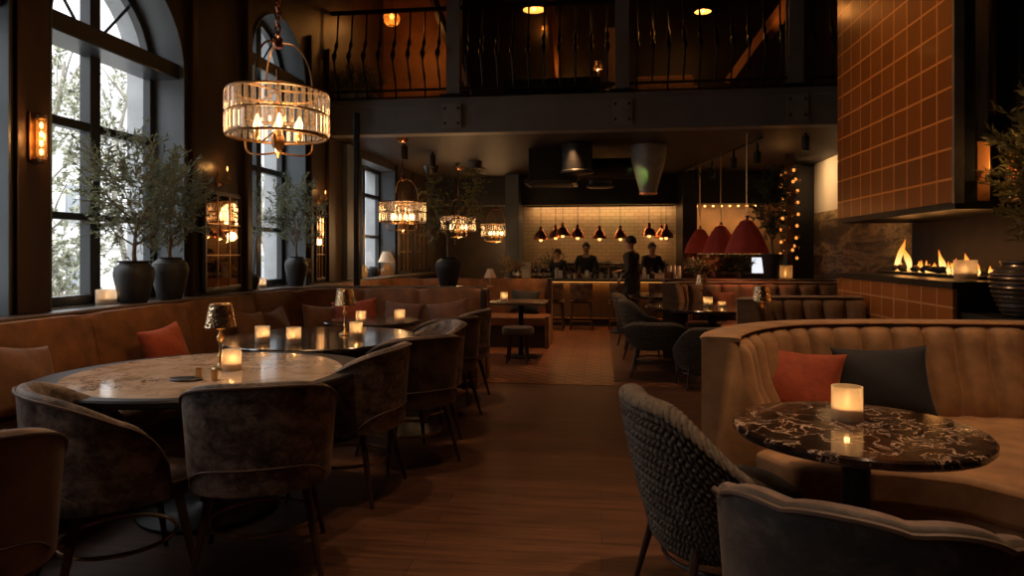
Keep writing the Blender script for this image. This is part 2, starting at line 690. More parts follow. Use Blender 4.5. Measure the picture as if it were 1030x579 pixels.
def flame_mat():
    m, nt, b = new_mat('fire_flame')
    t = N(nt, 'ShaderNodeTexCoord')
    sp = N(nt, 'ShaderNodeSeparateXYZ')
    nt.links.new(t.outputs['Generated'], sp.inputs[0])
    c = ramp(nt, sp.outputs['Z'], [(0., (1., .42, .08)), (.3, (1., .62, .22)), (.65, (1., .36, .05)), (1., (.85, .15, .01))])
    b.inputs['Base Color'].default_value = (0, 0, 0, 1)
    nt.links.new(c, b.inputs['Emission Color'])
    b.inputs['Emission Strength'].default_value = 1.7
    return m


m_fire = flame_mat()

# ================================================================ THE SETTING
XW = -3.75         # inner face of the window wall
XR = 3.9           # inner face of the opposite wall
YB = 16.4          # back of the room
struct(MB().bb(-4.4, 4.2, -2.2, 7.31, -.2, 0).build('floor', m_floor, smooth=False), 'dark oak plank floor running across the room')
struct(MB().bb(-4.4, 4.2, 7.31, 16.8, -.2, 0).build('floor_tiled', m_tile, smooth=False), 'rust brown patterned tile floor before the bar')
struct(MB().bb(.14, 3.9, 7.52, 12.3, .0, .006).build('floor_panel', m_floor, smooth=False), 'dark board panel laid over the tiles under the woven chairs')  # thin dark boards laid over part of the tile floor
struct(MB().bb(-.10 - 1.42, .14, 7.29, 7.33, 0, .004).build('trim_1', m_brassd, smooth=False), 'thin metal strip between planks and tiles')


def arch_wall():
    w = MB()
    XO = XW - .53
    zt = 6.4
    ops = [(-.6, .95, 3.0, True), (2.39, 3.93, 3.0, True), (4.24, 5.78, 3.0, True), (6.96, 8.34, 3.5, True), (10.38, 12.16, 2.9, False)]  # first opening is out of view, added for more daylight
    y = -2.2
    for (a, b, zs, arch) in ops:
        w.bb(XO, XW, y, a, -.2, zt)
        w.bb(XO, XW, a, b, -.2, .99)
        if arch:
            r = (b - a) / 2
            c = (a + b) / 2
            n = 24
            pts = [(c - r * math.cos(PI * k / n), zs + r * math.sin(PI * k / n)) for k in range(n + 1)]
            for k in range(n):
                (y0, z0), (y1, z1) = pts[k], pts[k + 1]
                i = len(w.v)
                for X in (XO, XW):
                    w.v.extend([(X, y0, z0), (X, y1, z1), (X, y1, zt), (X, y0, zt)])
                w.f.extend([(i, i + 1, i + 2, i + 3), (i + 7, i + 6, i + 5, i + 4), (i, i + 4, i + 5, i + 1), (i + 3, i + 2, i + 6, i + 7)])
        else:
            w.bb(XO, XW, a, b, zs, zt)
        y = b
    w.bb(XO, XW, y, 16.8, -.2, zt)
    struct(w.build('wall_window', m_wall, smooth=True, ang=20, fix=False), 'dark bronze plaster wall with tall windows')
    # windows
    for i, (a, b, zs, arch) in enumerate(ops):
        r = (b - a) / 2
        c = (a + b) / 2
        zb = 1.0
        # the lining of the reveal
        rv = MB()
        prof = [(a, zb), (a, zs)]
        if arch:
            prof += [(c - r * math.cos(PI * k / 24), zs + r * math.sin(PI * k / 24)) for k in range(1, 24)]
        prof += [(b, zs), (b, zb)]

        def inset(p, t):
            o = []
            for (yy, zz) in p:
                if zz > zs and arch:
                    d = math.hypot(yy - c, zz - zs)
                    o.append((c + (yy - c) * (d - t) / d, zs + (zz - zs) * (d - t) / d))
                elif not arch and zz >= zs:
                    o.append((yy + (t if yy < c else -t), zz - t))
                else:
                    o.append((yy + (t if yy < c else -t), zz))
            return o
        p0, p1 = inset(prof, .004), inset(prof, .02)
        rs = []
        for (o_, i_) in zip(p0, p1):
            rs.append([(XW - .34, o_[0], o_[1]), (XW + .012, o_[0], o_[1]), (XW + .012, i_[0], i_[1]), (XW - .34, i_[0], i_[1])])
        rv.rings(rs, True, True)
        win = struct(rv.build('window_%d' % (i + 1), m_teal, ang=30), 'arched window reveal' if arch else 'tall window reveal')
        ov = MB()
        rs = [[(XW - .355, o_[0], o_[1]), (XW - .54, o_[0], o_[1]), (XW - .54, i_[0], i_[1]), (XW - .355, i_[0], i_[1])] for o_, i_ in zip(p0, inset(prof, .03))]
        ov.rings(rs, True, True).build('outer_reveal', m_outer, win, ang=30)
        fr = MB()
        q0, q1 = inset(prof, .02), inset(prof, .085)
        rs = [[(XW - .345, o_[0], o_[1]), (XW - .27, o_[0], o_[1]), (XW - .27, i_[0], i_[1]), (XW - .345, i_[0], i_[1])] for o_, i_ in zip(q0, q1)]
        fr.rings(rs, True, True)
        XG = XW - .31
        top = zs + (r - .03 if arch else -.03)
        fr.bb(XG - .05, XG + .05, c - .055, c + .055, zb, top)
        fr.bb(XG - .05, XG + .05, a + .02, b - .02, zb, zb + .07)
        for zz, hh in ((1.68, .055), (2.39, .07)):
            fr.bb(XG - .045, XG + .04, a + .05, b - .05, zz - hh / 2, zz + hh / 2)
        if arch:
            for sgn in (-1, 1):
                fr.tube([(XG, c + sgn * .04, zs + .08), (XG, c + sgn * r * .62, zs + r * .72)], .014, 6)
        fo = fr.build('window_frame', m_frame, win, bevel=.006)
        if arch:
            MB().bb(XW - .35, XW - .03, a + .02, b - .02, zs - .04, zs + .10).build('transom', m_frame, win, bevel=.012)
            gp = [(c - (r - .05) * math.cos(PI * k / 24), zs + (r - .05) * math.sin(PI * k / 24)) for k in range(25)]
            gp = [(a + .05, zb)] + gp + [(b - .05, zb)]
        else:
            gp = [(a + .05, zb), (a + .05, zs - .03), (b - .05, zs - .03), (b - .05, zb)]
        g = MB()
        g.v = [(XG, yy, zz) for yy, zz in gp]
        g.f = [tuple(range(len(gp)))]
        g.build('window_pane', m_pane, win, smooth=False)
        MB().bb(XW - .55, XW + .0, a + .004, b - .004, .96, 1.0).build('window_sill', m_stone, win, bevel=.006)


arch_wall()
struct(MB().bb(XW, -3.50, -.6, 16.3, .93, 1.0).build('trim_ledge', m_darkwood, bevel=.008, smooth=False), 'dark ledge along the window wall behind the banquettes')
struct(MB().bb(-4.4, 4.2, 16.4, 16.8, -.2, 6.4).build('wall_back', m_wall, smooth=False))
wr = MB()
wr.bb(XR, 4.2, -2.2, 16.8, -.2, 6.4)
struct(wr.build('wall_mural_side', m_wall, smooth=False))
struct(MB().bb(-4.4, 4.2, -2.6, -2.2, -.2, 6.4).build('wall_front', m_wall, smooth=False))
struct(MB().bb(-4.4, 4.2, -2.6, 16.8, 6.4, 6.6).build('ceiling_upper', m_black, smooth=False))
# wall pilasters either side of the window piers
pil = MB()
for y0, y1 in ((3.96, 4.22),):
    pil.bb(XW, XW + .03, y0, y1, 1.0, 6.4)
struct(pil.build('trim_pilaster', m_darkwood, bevel=.006, smooth=False))
for j, (y0, y1) in enumerate(((5.84, 5.92), (6.82, 6.92), (8.42, 8.5), (9.0, 9.08), (12.2, 12.3), (13.3, 13.4), (14.6, 14.7))):
    struct(MB().bb(XW, XW + .05, y0, y1, 1.0, 4.2 if y1 < 9.1 else 3.0).build('trim_%d' % (j + 2), m_darkwood, bevel=.01, smooth=False))
for j, (y0, y1) in enumerate(((9.6, 9.9),)):
    struct(MB().bb(XW, XW + .08, y0, y1, 1.0, 3.0).build('trim_%d' % (j + 12), m_teal, bevel=.01, smooth=False))

# gallery: beam, ceiling under it, posts
struct(MB().bb(XW, XR, 9.10, 9.34, 3.02, 3.50).build('ceiling_beam', m_beam, bevel=.006, smooth=False), 'grey gallery beam across the room')
struct(MB().bb(XW, XR, 9.075, 9.10, 3.40, 3.44).build('trim_14', m_beam, bevel=.004, smooth=False))
struct(MB().bb(XW, XR, 9.34, 16.4, 3.02, 3.46).build('ceiling', m_ceil, smooth=False), 'low dark ceiling under the gallery')
gal_posts = (-2.0, .27, 2.46)
for j, x in enumerate(gal_posts):
    pb = MB()
    pb.bb(x - .09, x + .09, 9.12, 9.145, 3.5, 6.4).bb(x - .09, x + .09, 9.275, 9.30, 3.5, 6.4).bb(x - .02, x + .02, 9.145, 9.275, 3.5, 6.4)
    pc = struct(pb.build('column', m_beam, smooth=False), 'grey steel gallery column')
    MB().bb(x - .17, x + .17, 9.06, 9.34, 3.50, 3.545).build('base_plate', m_iron, pc, smooth=False, bevel=.004)
    pl = MB().bb(x - .13, x + .13, 9.05, 9.075, 3.08, 3.40).build('bracket_plate', m_plate, pc, smooth=False, bevel=.004)
    bl = MB()
    for sx in (-1, 1):
        for sz in (3.14, 3.34):
            bl.box((x + sx * .09, 9.045, sz), (.03, .02, .03))
    bl.build('bolt_heads', m_iron, pc)
struct(MB().bb(-2.90, -2.84, 7.78, 7.84, 0., 3.05).build('column_side', m_iron, smooth=False, bevel=.006), 'dark steel post under the end of the gallery beam')
# gallery back wall and slanting braces
struct(MB().bb(XW, XR, 13.2, 13.35, 3.46, 6.4).build('wall_gallery', m_wall, smooth=False), 'dark plaster wall at the back of the gallery')
struct(MB().bb(XW, -2.42, 11.5, 11.6, 3.46, 6.4).build('wall_gallery_side', m_galwall, smooth=False), 'partition with amber glow in its colour, on the gallery behind the herb pots')
br = MB()
br.tube([(-1.9, 10.4, 3.46), (-2.9, 10.4, 6.2)], .07, 4)
struct(br.build('trim_15', m_darkwood, smooth=False))
struct(MB().tube([(1.9, 10.6, 3.9), (3.6, 10.6, 6.3)], .11, 4).build('trim_16', m_galwall, smooth=False))  # timber brace, its glow put into the amber colour
struct(MB().tube([(-.75, 12.6, 3.46), (-.95, 12.6, 6.3)], .08, 4).build('trim_17', m_galwall, smooth=False))
# bar wall
YK = 15.0
struct(MB().bb(-1.72, 1.62, YK, YK + .15, 0., 3.02).build('wall_kitchen', m_kit, smooth=False), 'warmly lit glazed tile wall behind the bar')
struct(MB().bb(-3.75, 3.9, YK - .35, YK - .02, 2.42, 3.02).build('ceiling_header', m_black, smooth=False))
struct(MB().bb(-1.98, -1.70, YK - .9, YK + .2, 0., 3.02).build('column_bar', m_teal, smooth=False, bevel=.01), 'blue grey pier at the end of the bar wall')
struct(MB().bb(1.58, 1.86, YK - 1.2, YK + .2, 0., 3.02).build('column_service', m_black, smooth=False, bevel=.01), 'black pier between the two bar bays')
struct(MB().bb(1.86, 3.9, YK + .1, YK + .25, 0., 3.02).build('wall_bottle', m_baywall, smooth=False), 'amber back wall of the bottle bay')
struct(MB().bb(3.40, 3.9, 13.2, 13.7, 0., 3.02).build('column_mural', m_black, smooth=False, bevel=.01), 'black pier ending the mural wall')
# mural wall lining
struct(MB().bb(XR - .03, XR, 7.8, 13.2, 2.12, 3.02).build('trim_18', m_white, smooth=False), 'pale plaster strip above the rock mural')
mu = MB().bb(XR - .035, XR, 7.8, 13.2, .9, 2.12).build('wall_mural', m_mural, smooth=False)
struct(mu, 'rock patterned wall covering')
# outside
struct(MB().bb(-40, -4.12, -10, 60, -.5, -.3).build('ground_outside', m_pave, smooth=False))
# ================================================================ SEATING
def sstep(a, b, x):
    t = max(0., min(1., (x - a) / (b - a)))
    return t * t * (3 - 2 * t)


def shell_pt(t, z, zt, off, A, B, lean):
    """plan curve of a tub back: t in -1..1 round from one arm to the other; z the height"""
    ang = t * R(118)
    f = z / .86
    k = 1 + lean * (f - .5)
    x = math.sin(ang) * (A + off) * k
    y = -math.cos(ang) * (B + off) * k
    # squarer plan
    e = .82
    sx = abs(math.sin(ang)) ** e * (1 if ang > 0 else -1)
    cy = math.cos(ang)
    cy = abs(cy) ** e * (1 if cy > 0 else -1)
    return (sx * (A + off) * k, -cy * (B + off) * k, z)


def tub_top(t, hi=.87, lo=.47):
    return lo + (hi - lo) * max(0., 1 - abs(t) ** 2.7) ** .62


def tub_bot(t, zb=.40):
    return zb


def tub_chair(name, label, group, mats, rope=False, lumps=False, rhi=.84, rlo=.25):
    """upholstered tub chair, front towards +Y"""
    m_in, m_out, m_seat, m_pipe = mats
    t0 = thing(name, label, 'chair', group=group)
    A, B, lean, th = (.285, .265, .22, .05) if rope else (.252, .25, .20, .05)
    nt = 60
    rs = []
    rim = []
    for i in range(nt + 1):
        t = -1 + 2 * i / nt
        hi = tub_top(t) if not rope else (rhi - (rhi - .50) * sstep(.20, 1.04, abs(t)))
        lo = tub_bot(t)
        if lumps:
            hi += .015 * abs(math.sin(PI * (t + 1) * 3.5)) ** .6 - .006
        ring = []
        for k in range(7):
            z = lo + (hi - .03 - lo) * k / 6
            ring.append(shell_pt(t, z, hi, th, A, B, lean))
        for k in range(1, 6):
            a = PI * k / 6
            ring.append(shell_pt(t, hi - .03 + .03 * math.sin(a), hi, th / 2 + th / 2 * math.cos(a), A, B, lean))
        for k in range(7):
            z = hi - .03 - (hi - .03 - lo) * k / 6
            ring.append(shell_pt(t, z, hi, -.004, A, B, lean))
        rs.append(ring)
        rim.append(Vector(shell_pt(t, hi - .018, hi, th + .003, A, B, lean)))
    if rope:
        o = rope_shell(A, B, lean, th, t0, m_out, rhi, rlo)
        o.name = 'woven_shell'
    else:
        o = MB().rings(rs, True, True).build('backrest', m_out, t0, ang=50)
        if m_in is not m_out:
            o.data.materials.append(m_in)
            n = len(rs[0])
            for p in o.data.polygons:
                ks = [v % n for v in p.vertices]
                if min(ks) >= 8 and len(ks) == 4:
                    p.material_index = 1
        MB().tube(rim, .007, 6).build('piping', m_pipe, o)
        # seam arch low on the back, as on the photographed chairs
        sm = []
        for k in range(31):
            t = -.52 + 1.04 * k / 30
            z = .44 + .07 * (1 - (abs(t) / .52) ** 4)
            p = shell_pt(t, z, .8, th + .002, A, B, lean)
            sm.append(p)
        MB().tube(sm, .005, 5).build('seam', m_pipe, o)
    # seat
    prof = []
    poly = []
    for k in range(40):
        a = 2 * PI * k / 40
        c, s = math.cos(a), math.sin(a)
        e = .62
        x = abs(c) ** e * (1 if c > 0 else -1) * .240
        y = abs(s) ** e * (1 if s > 0 else -1) * .27 + .045
        poly.append((x, y))
    rs = []
    for sc_, z in ((.0, .372), (.90, .372), (.985, .385), (1., .405), (1., .44), (.985, .462), (.93, .478), (.6, .487), (0., .49)):
        rs.append([(x * max(sc_, .01), (y - .045) * max(sc_, .01) + .045, z) for x, y in poly])
    s = MB().rings(rs, True, True).build('seat', m_seat, t0, ang=60)
    edge = [(x * 1.003, (y - .045) * 1.003 + .045, .448) for x, y in poly]
    MB().tube(edge, .006, 6, loop=True).build('seat_piping', m_pipe, s)
    # legs
    for (sx, sy) in ((-1, -1), (1, -1), (1, 1), (-1, 1)):
        top = (sx * .19, sy * .18 + .03, .40)
        bot = (sx * .262, sy * .258 + .02, .0)
        n = 8
        pts = [tuple(top[q] + (bot[q] - top[q]) * k / n for q in range(3)) for k in range(n + 1)]
        MB().tube(pts, [.021 - .010 * k / n for k in range(n + 1)], 10).build('leg', m_darkwood if rope else m_woodleg, t0)
    ring = []
    for k in range(40):
        a = 2 * PI * k / 40
        ring.append((math.cos(a) * .232, math.sin(a) * .225 + .025, .20))
    MB().tube(ring, .009, 7, loop=True).build('stretcher_ring', m_brassd if not rope else m_darkwood, t0)
    return t0


def rope_shell(A, B, lean, th, par, mat, rhi=.84, rlo=.25):
    nt, nz = 260, 150
    rows, kn = 17, 52
    base = MB()

    def disp(t, f, row_phase):
        v = f * rows
        r = math.floor(v)
        q = v - r
        u = (t + 1) * kn * .5 + (q - .5) * .55 * (1 if r % 2 == 0 else -1) + .5 * (r % 2)
        uu = u - math.floor(u)
        a = 1 - (2 * q - 1) ** 2
        b = 1 - (2 * uu - 1) ** 4
        return .020 * (a ** .6) * (.12 + .88 * b)

    rs = []
    for i in range(nt + 1):
        t = -1 + 2 * i / nt
        hi = (rhi - (rhi - .50) * sstep(.20, 1.04, abs(t)))
        lo = rlo
        ring = []
        for k in range(nz + 1):
            f = k / nz
            z = lo + (hi - .035 - lo) * f
            # belly: the shell narrows towards the bottom
            nar = -.085 * (1 - f) ** 1.6
            ring.append(shell_pt(t, z, hi, th + nar + disp(t, f, 0), A, B, lean))
        rr = 20
        for k in range(1, rr):
            a = PI * k / rr
            u = (t + 1) * 27 + k * .10
            bb = .013 * (1 - (2 * (u - math.floor(u)) - 1) ** 4)
            ring.append(shell_pt(t, hi - .035 + (.035 + bb) * math.sin(a), hi, .02 + (.038 + bb) * math.cos(a), A, B, lean))
        nzi = 40
        for k in range(nzi + 1):
            f = 1 - k / nzi
            z = lo + .06 + (hi - .035 - lo - .06) * f
            nar = -.085 * (1 - f) ** 1.6
            ring.append(shell_pt(t, z, hi, -.012 + nar * .8 - disp(t, f, 0) * .5, A, B, lean))
        rs.append(ring)
    return MB().rings(rs, True, True).build('shell', mat, par, ang=75)


m_rope = pm('grey_rope', (.092, .073, .055), .75, var=.45, scale=30, bmp=.4, bscale=160)
ch_velvet = tub_chair('velvet_chair', 'mottled brown velvet tub chair with its back to us at the cream marble table',
                      'chairs along the banquette tables', (m_velgrey, m_velgrey, m_seatd, m_piping))
ch_brown = tub_chair('velvet_chair', 'dark brown velvet tub chair third along the row from the cream marble table', 'chairs along the banquette tables',
                     (m_vellow, m_vellow, m_seatd, m_piping))
ch_leather = tub_chair('leather_chair', 'worn brown leather tub chair cut off by the picture edge',
                       'chairs along the banquette tables', (m_leather, m_leather, m_leather, m_piping))
ch_slate = tub_chair('velvet_chair', 'slate velvet tub chair with lumpy channelled rim before the dark veined marble table',
                     'chairs at the dark marble table', (m_rimvel, m_greyvel, m_vellow, m_piping), lumps=True)
ch_rope = tub_chair('woven_chair', 'big chunky grey rope woven chair beside the dark veined marble table', 'woven rope chairs',
                    (m_rope, m_rope, m_darkc, m_piping), rope=True)


def put(o, px, zc, face):
    """face: heading in degrees, 0 = away from the camera down the aisle, positive = towards the windows"""
    x, y = P(px, zc)
    o.location = (x, y, 0)
    o.rotation_euler = (0, 0, R(face))
    return o


put(ch_velvet, 264, 3.10, 22)                                    # C3
x, y = P(112, 2.90)
dup(ch_velvet, (x, y, 0), R(-42), 'mottled brown velvet tub chair side-on before the cream table, its seat showing',
    'chairs along the banquette tables')                        # C2
put(ch_leather, -56, 2.20, 44)                                  # C1
x, y = P(354, 4.05)
dup(ch_velvet, (x, y, 0), R(86), 'mottled velvet tub chair sideways at the end of the cream table, seat towards the banquette',
    'chairs along the banquette tables')                        # C4
put(ch_brown, 411, 4.65, 42)                                     # C5
x, y = P(424, 5.3)
dup(ch_velvet, (x, y, 0), R(120), 'pale mottled velvet tub chair facing the second dark table, tucked behind the dark brown chair',
    'chairs along the banquette tables')                        # C6
x, y = P(443, 5.95)
dup(ch_brown, (x, y, 0), R(48), 'dark brown velvet tub chair fifth along the row, before the end of the banquette return',
    'chairs along the banquette tables')                        # C7
x, y = P(459, 6.6)
dup(ch_velvet, (x, y, 0), R(78), 'velvet tub chair last in the row, beside the end panel of the banquette return',
    'chairs along the banquette tables')                        # C8
ch_slate.scale = (1.05, 1.05, 1.0)
put(ch_slate, 872, 1.68, -27)                                    # F1
put(ch_rope, 719, 2.75, -74)                                     # W1
ch_low = tub_chair('woven_chair', 'small grey woven chair with splayed dark legs, back to us, before the wide dark table', 'woven rope chairs',
                   (m_rope, m_rope, m_darkc, m_piping), rope=True, rhi=.63, rlo=.33)
put(ch_low, 660, 7.75, -8)
for px, zc, fa, s_, lab in ((650, 8.75, -75, .95, 'grey woven chair at the aisle side of the wide dark round table'),
                        (704, 7.15, 12, .76, 'grey woven tub chair half hidden by the near camel velvet booth'),
                        (640, 10.1, -80, .95, 'grey woven chair beside the waiter at the farther dark round table')):
    x, y = P(px, zc)
    dup(ch_rope, (x, y, 0), R(fa), lab, 'woven rope chairs', s_)


# ---------------------------------------------------------------- banquettes
def sweep(path, prof, closed=True, caps=True, z0=0., z1=None):
    """prof: list of (d, z); d to the right of travel"""
    ns = normals2(path)
    rs = []
    for i, (p, n) in enumerate(zip(path, ns)):
        pr = prof(i, i / (len(path) - 1)) if callable(prof) else prof
        rs.append([(p.x + n.x * d, p.y + n.y * d, z) for d, z in pr])
    return MB().rings(rs, closed, caps)


def arclen(path):
    s = [0.]
    for i in range(1, len(path)):
        s.append(s[-1] + (path[i] - path[i - 1]).length)
    return s


# L1: along the window wall, round the corner, and back into the room
bq = thing('banquette', 'long tobacco velvet banquette under the first two windows with a return behind the last table', 'banquette', (-3.4, 4.0, 0))
full = smooth_path([(-3.40, -.4), (-3.40, 2.0), (-3.40, 4.5), (-3.40, 6.6), (-3.30, 7.15), (-3.02, 7.48), (-2.5, 7.6), (-1.9, 7.6), (-1.32, 7.6)], .04)
L = arclen(full)
cuts = [0, 1.3, 2.6, 3.55, 4.55, 5.6, 6.7, 7.55, 8.35, 9.0, L[-1] + .01]


def back_prof(bul):
    return [(-.07, .30), (-.07, .955), (-.055, .985), (-.02, 1.0), (.02, .995), (.045, .97), (.07 + bul, .88), (.10 + bul, .72), (.13 + bul * .8, .58), (.15, .46), (.15, .30)]


for a, b in zip(cuts[:-1], cuts[1:]):
    idx = [i for i in range(len(full)) if a - .021 <= L[i] <= b + .021]
    seg = [full[i] for i in idx]
    ns_all = normals2(full)
    rs = []
    for i in idx:
        f = (L[i] - a) / (min(b, L[-1]) - a)
        f = max(0, min(1, f))
        e = (1 - abs(2 * f - 1) ** 6)
        p, n = full[i], ns_all[i]
        rs.append([(p.x + n.x * d, p.y + n.y * d, z) for d, z in
                   [(-.07, .30), (-.07, .955), (-.05, .985), (-.01, .985 + .015 * e), (.02 + .01 * e, .975 + .02 * e), (.035 + .02 * e, .95), (.06 + .03 * e, .86), (.09 + .035 * e, .72), (.12 + .03 * e, .58), (.135 + .02 * e, .46), (.13, .30)]])
    MB().rings(rs, True, True).build('back_panel', m_velbrown, bq, world=True, ang=50)
MB().tube([(p.x - n.x * .03, p.y - n.y * .03, 1.005) for p, n in zip(full, normals2(full))], .014, 8).build('braid_trim', m_piping, bq, world=True)


def offs(path, d):
    return [p + n * d for p, n in zip(path, normals2(path))]


seat_cuts = [0, 2.3, 4.55, 6.75, 8.1, L[-1] + .01]
ns_all = normals2(full)
for a, b in zip(seat_cuts[:-1], seat_cuts[1:]):
    idx = [i for i in range(len(full)) if a - .021 <= L[i] <= b + .021]
    rs = []
    for i in idx:
        p, n = full[i], ns_all[i]
        # the inside corner would fold: clamp the depth round the bend
        dep = .66
        rs.append([(p.x + n.x * d, p.y + n.y * d, z) for d, z in
                   [(.10, .33), (.10, .46), (.16, .475), (dep - .09, .475), (dep - .03, .465), (dep, .43), (dep - .005, .36), (dep - .04, .33)]])
    MB().rings(rs, True, True).build('seat_cushion', m_velbrown, bq, world=True, ang=50)
sweep(full, [(-.06, .0), (-.06, .33), (.58, .33), (.58, .0)]).build('plinth', m_darkwood, bq, world=True, ang=30)
MB().bb(-1.32, -1.26, 6.92, 7.42, 0, .47).build('seat_end', m_velbrown, bq, world=True, bevel=.012, smooth=False)
MB().bb(-1.32, -1.26, 7.42, 7.70, 0, 1.0).build('end_panel', m_darkwood, bq, world=True, bevel=.012, smooth=False)
MB().bb(-1.262, -1.25, 7.46, 7.66, .06, .94).build('end_inlay', m_velbrown, bq, world=True, bevel=.008, smooth=False)

# L2: second bay
bq2 = thing('banquette', 'second tobacco velvet banquette with tall return under the far chandeliers, beyond the long one', 'banquette', (-3.2, 9.5, 0))
p2_ = smooth_path([(-3.4, 7.95), (-3.4, 9.0), (-3.38, 10.1), (-3.15, 10.5), (-2.7, 10.6), (-1.8, 10.6), (-.80, 10.6)], .05)
L2 = arclen(p2_)
cuts = [0, 1.1, 2.1, 3.0, 3.9, L2[-1] + .01]
n2 = normals2(p2_)
for a, b in zip(cuts[:-1], cuts[1:]):
    idx = [i for i in range(len(p2_)) if a - .026 <= L2[i] <= b + .026]
    rs = []
    for i in idx:
        f = max(0, min(1, (L2[i] - a) / (min(b, L2[-1]) - a)))
        e = (1 - abs(2 * f - 1) ** 6)
        p, n = p2_[i], n2[i]
        rs.append([(p.x + n.x * d, p.y + n.y * d, z) for d, z in
                   [(-.07, .30), (-.07, .955), (-.05, .985), (0, .985 + .015 * e), (.035 + .02 * e, .95), (.06 + .03 * e, .86), (.09 + .035 * e, .72), (.135 + .02 * e, .46), (.13, .30)]])
    MB().rings(rs, True, True).build('back_panel', m_velbrown, bq2, world=True, ang=50)
sweep(p2_, [(.10, .33), (.10, .475), (.54, .475), (.6, .44), (.59, .33)]).build('seat_cushion', m_velbrown, bq2, world=True, ang=40)
sweep(p2_, [(-.06, 0), (-.06, .33), (.52, .33), (.52, 0)]).build('plinth', m_darkwood, bq2, world=True, ang=30)
MB().bb(-.82, -.76, 9.98, 10.42, 0, .47).build('seat_end', m_velbrown, bq2, world=True, bevel=.012, smooth=False)
MB().bb(-.82, -.76, 10.42, 10.7, 0, 1.01).build('end_panel', m_darkwood, bq2, world=True, bevel=.012, smooth=False)
# wooden box end closing the first return, seen from the aisle
MB().bb(-.77, -.755, 10.46, 10.66, .06, .95).build('end_inlay', m_velbrown, bq2, world=True, bevel=.008, smooth=False)


# channel-backed booths
def booth(label, path, ch_w, seat_poly, mat, base, group=None, ztop=1.0, inner=.17, lean=.10):
    t = thing('booth', label, 'booth seat', (base[0], base[1], 0), group=group)
    pa = smooth_path(path, .0125)
    Ls = arclen(pa)
    nn = normals2(pa)
    rs, roll = [], []
    for i, (p, n) in enumerate(zip(pa, nn)):
        q = (Ls[i] / ch_w) % 1.
        bul = .056 * (1 - abs(2 * q - 1) ** 2.8)
        pr = [(0, .05), (0, ztop - .014), (inner - .05, ztop - .014), (inner - .02 + bul * .15, ztop - .024), (inner - .004 + bul * .6, ztop - .045), (inner + .004 + bul * .9, ztop - .075), (inner + .012 + bul, ztop - .13), (inner + lean * .35 + bul, ztop - .26),
              (inner + lean + bul, .60), (inner + lean + bul * .8, .44), (inner + lean, .30), (inner + lean, .05)]
        rs.append([(p.x + n.x * d, p.y + n.y * d, z) for d, z in pr])
        rl = []
        for k in range(12):
            a = 2 * PI * k / 12
            ca, sa = math.cos(a), math.sin(a)
            rl.append(((inner) / 2 + (inner / 2 + .010) * abs(ca) ** .6 * (1 if ca > 0 else -1), ztop - .012 + .012 * abs(sa) ** .7 * (1 if sa > 0 else -1)))
        roll.append([(p.x + n.x * d, p.y + n.y * d, z) for d, z in rl])
    MB().rings(rs, True, True).build('channelled_back', mat, t, world=True, ang=50)
    MB().rings(roll, True, True).build('top_roll', mat, t, world=True, ang=50)
    st = MB().prism(seat_poly, .31, .48).build('seat', mat, t, world=True, bevel=.03, seg=3)
    cx = sum(x for x, y in seat_poly) / len(seat_poly)
    cy = sum(y for x, y in seat_poly) / len(seat_poly)
    MB().prism([(cx + (x - cx) * .95, cy + (y - cy) * .95) for x, y in seat_poly], 0., .31).build('plinth', mat, t, world=True, smooth=False)
    return t


booth('camel velvet booth with channelled back curving round the dark veined marble table',
      [(.475, 3.38), (.53, 3.60), (.70, 3.92), (.97, 4.21), (1.3, 4.36), (1.75, 4.44), (2.3, 4.46), (2.75, 4.40), (3.1, 4.15), (3.25, 3.8)], .19,
      [(.66, 3.42), (.83, 3.12), (1.25, 3.11), (1.48, 3.04), (1.62, 2.88), (1.72, 2.5), (3.0, 2.5), (3.0, 3.75), (2.6, 4.15), (1.75, 4.22), (1.1, 4.05), (.85, 3.8)],
      m_velcamel, (1.6, 3.8))
booth('taupe velvet booth with pale channelled back beyond the near camel booth',
      [(1.16, 6.12), (1.22, 6.38), (1.42, 6.64), (1.75, 6.74), (2.05, 6.76), (2.36, 6.76)], .2,
      [(1.38, 6.2), (1.5, 5.95), (2.34, 5.95), (2.34, 6.5), (1.6, 6.48), (1.42, 6.35)], m_veltaupe, (1.8, 6.4))
booth('long taupe channelled booth under the ledge with the potted tree',
      [(.80, 9.2), (.84, 9.5), (1.0, 9.8), (1.35, 9.92), (2.2, 9.94), (3.2, 9.94)], .26,
      [(1.02, 9.3), (1.1, 9.1), (3.1, 9.1), (3.1, 9.68), (1.4, 9.66), (1.1, 9.5)], m_veltaupe, (2.0, 9.5))


# ---------------------------------------------------------------- tables
def round_table(label, x, y, r, top_mat, rim_mat=None, zt=.75, th=.04, foot=.30, group=None, marble_in=0, rz=0., leg_r=.045):
    t = thing('round_table', label, 'table', (x, y, 0), rz, group)
    if rim_mat:
        MB().lathe([(r * .98, zt - th), (r, zt - th * .75), (r, zt - .010), (r * .99, zt), (r - .075, zt), (r - .075, zt - .004)], 72).build('table_rim', rim_mat, t)
        MB().lathe([(r - .09, zt - .03), (r - .074, zt - .03), (r - .074, zt + .0005), (.005, zt + .0005)], 72).build('marble_inlay', top_mat, t)
    else:
        MB().lathe([(.01, zt - th), (r * .98, zt - th), (r, zt - th * .7), (r, zt - .008), (r - .008, zt), (.01, zt)], 72).build('tabletop', top_mat, t)
    MB().lathe([(foot * .98, 0), (foot, .006), (foot, .016), (foot * .96, .022), (leg_r * 2, .03), (leg_r * 1.1, .05), (leg_r, .09)], 40).build('base', m_iron, t)
    MB().lathe([(leg_r, .03), (leg_r, zt - th - .03), (leg_r * 2.6, zt - th - .02), (leg_r * 2.6, zt - th)], 28).build('pedestal', m_iron, t)
    return t


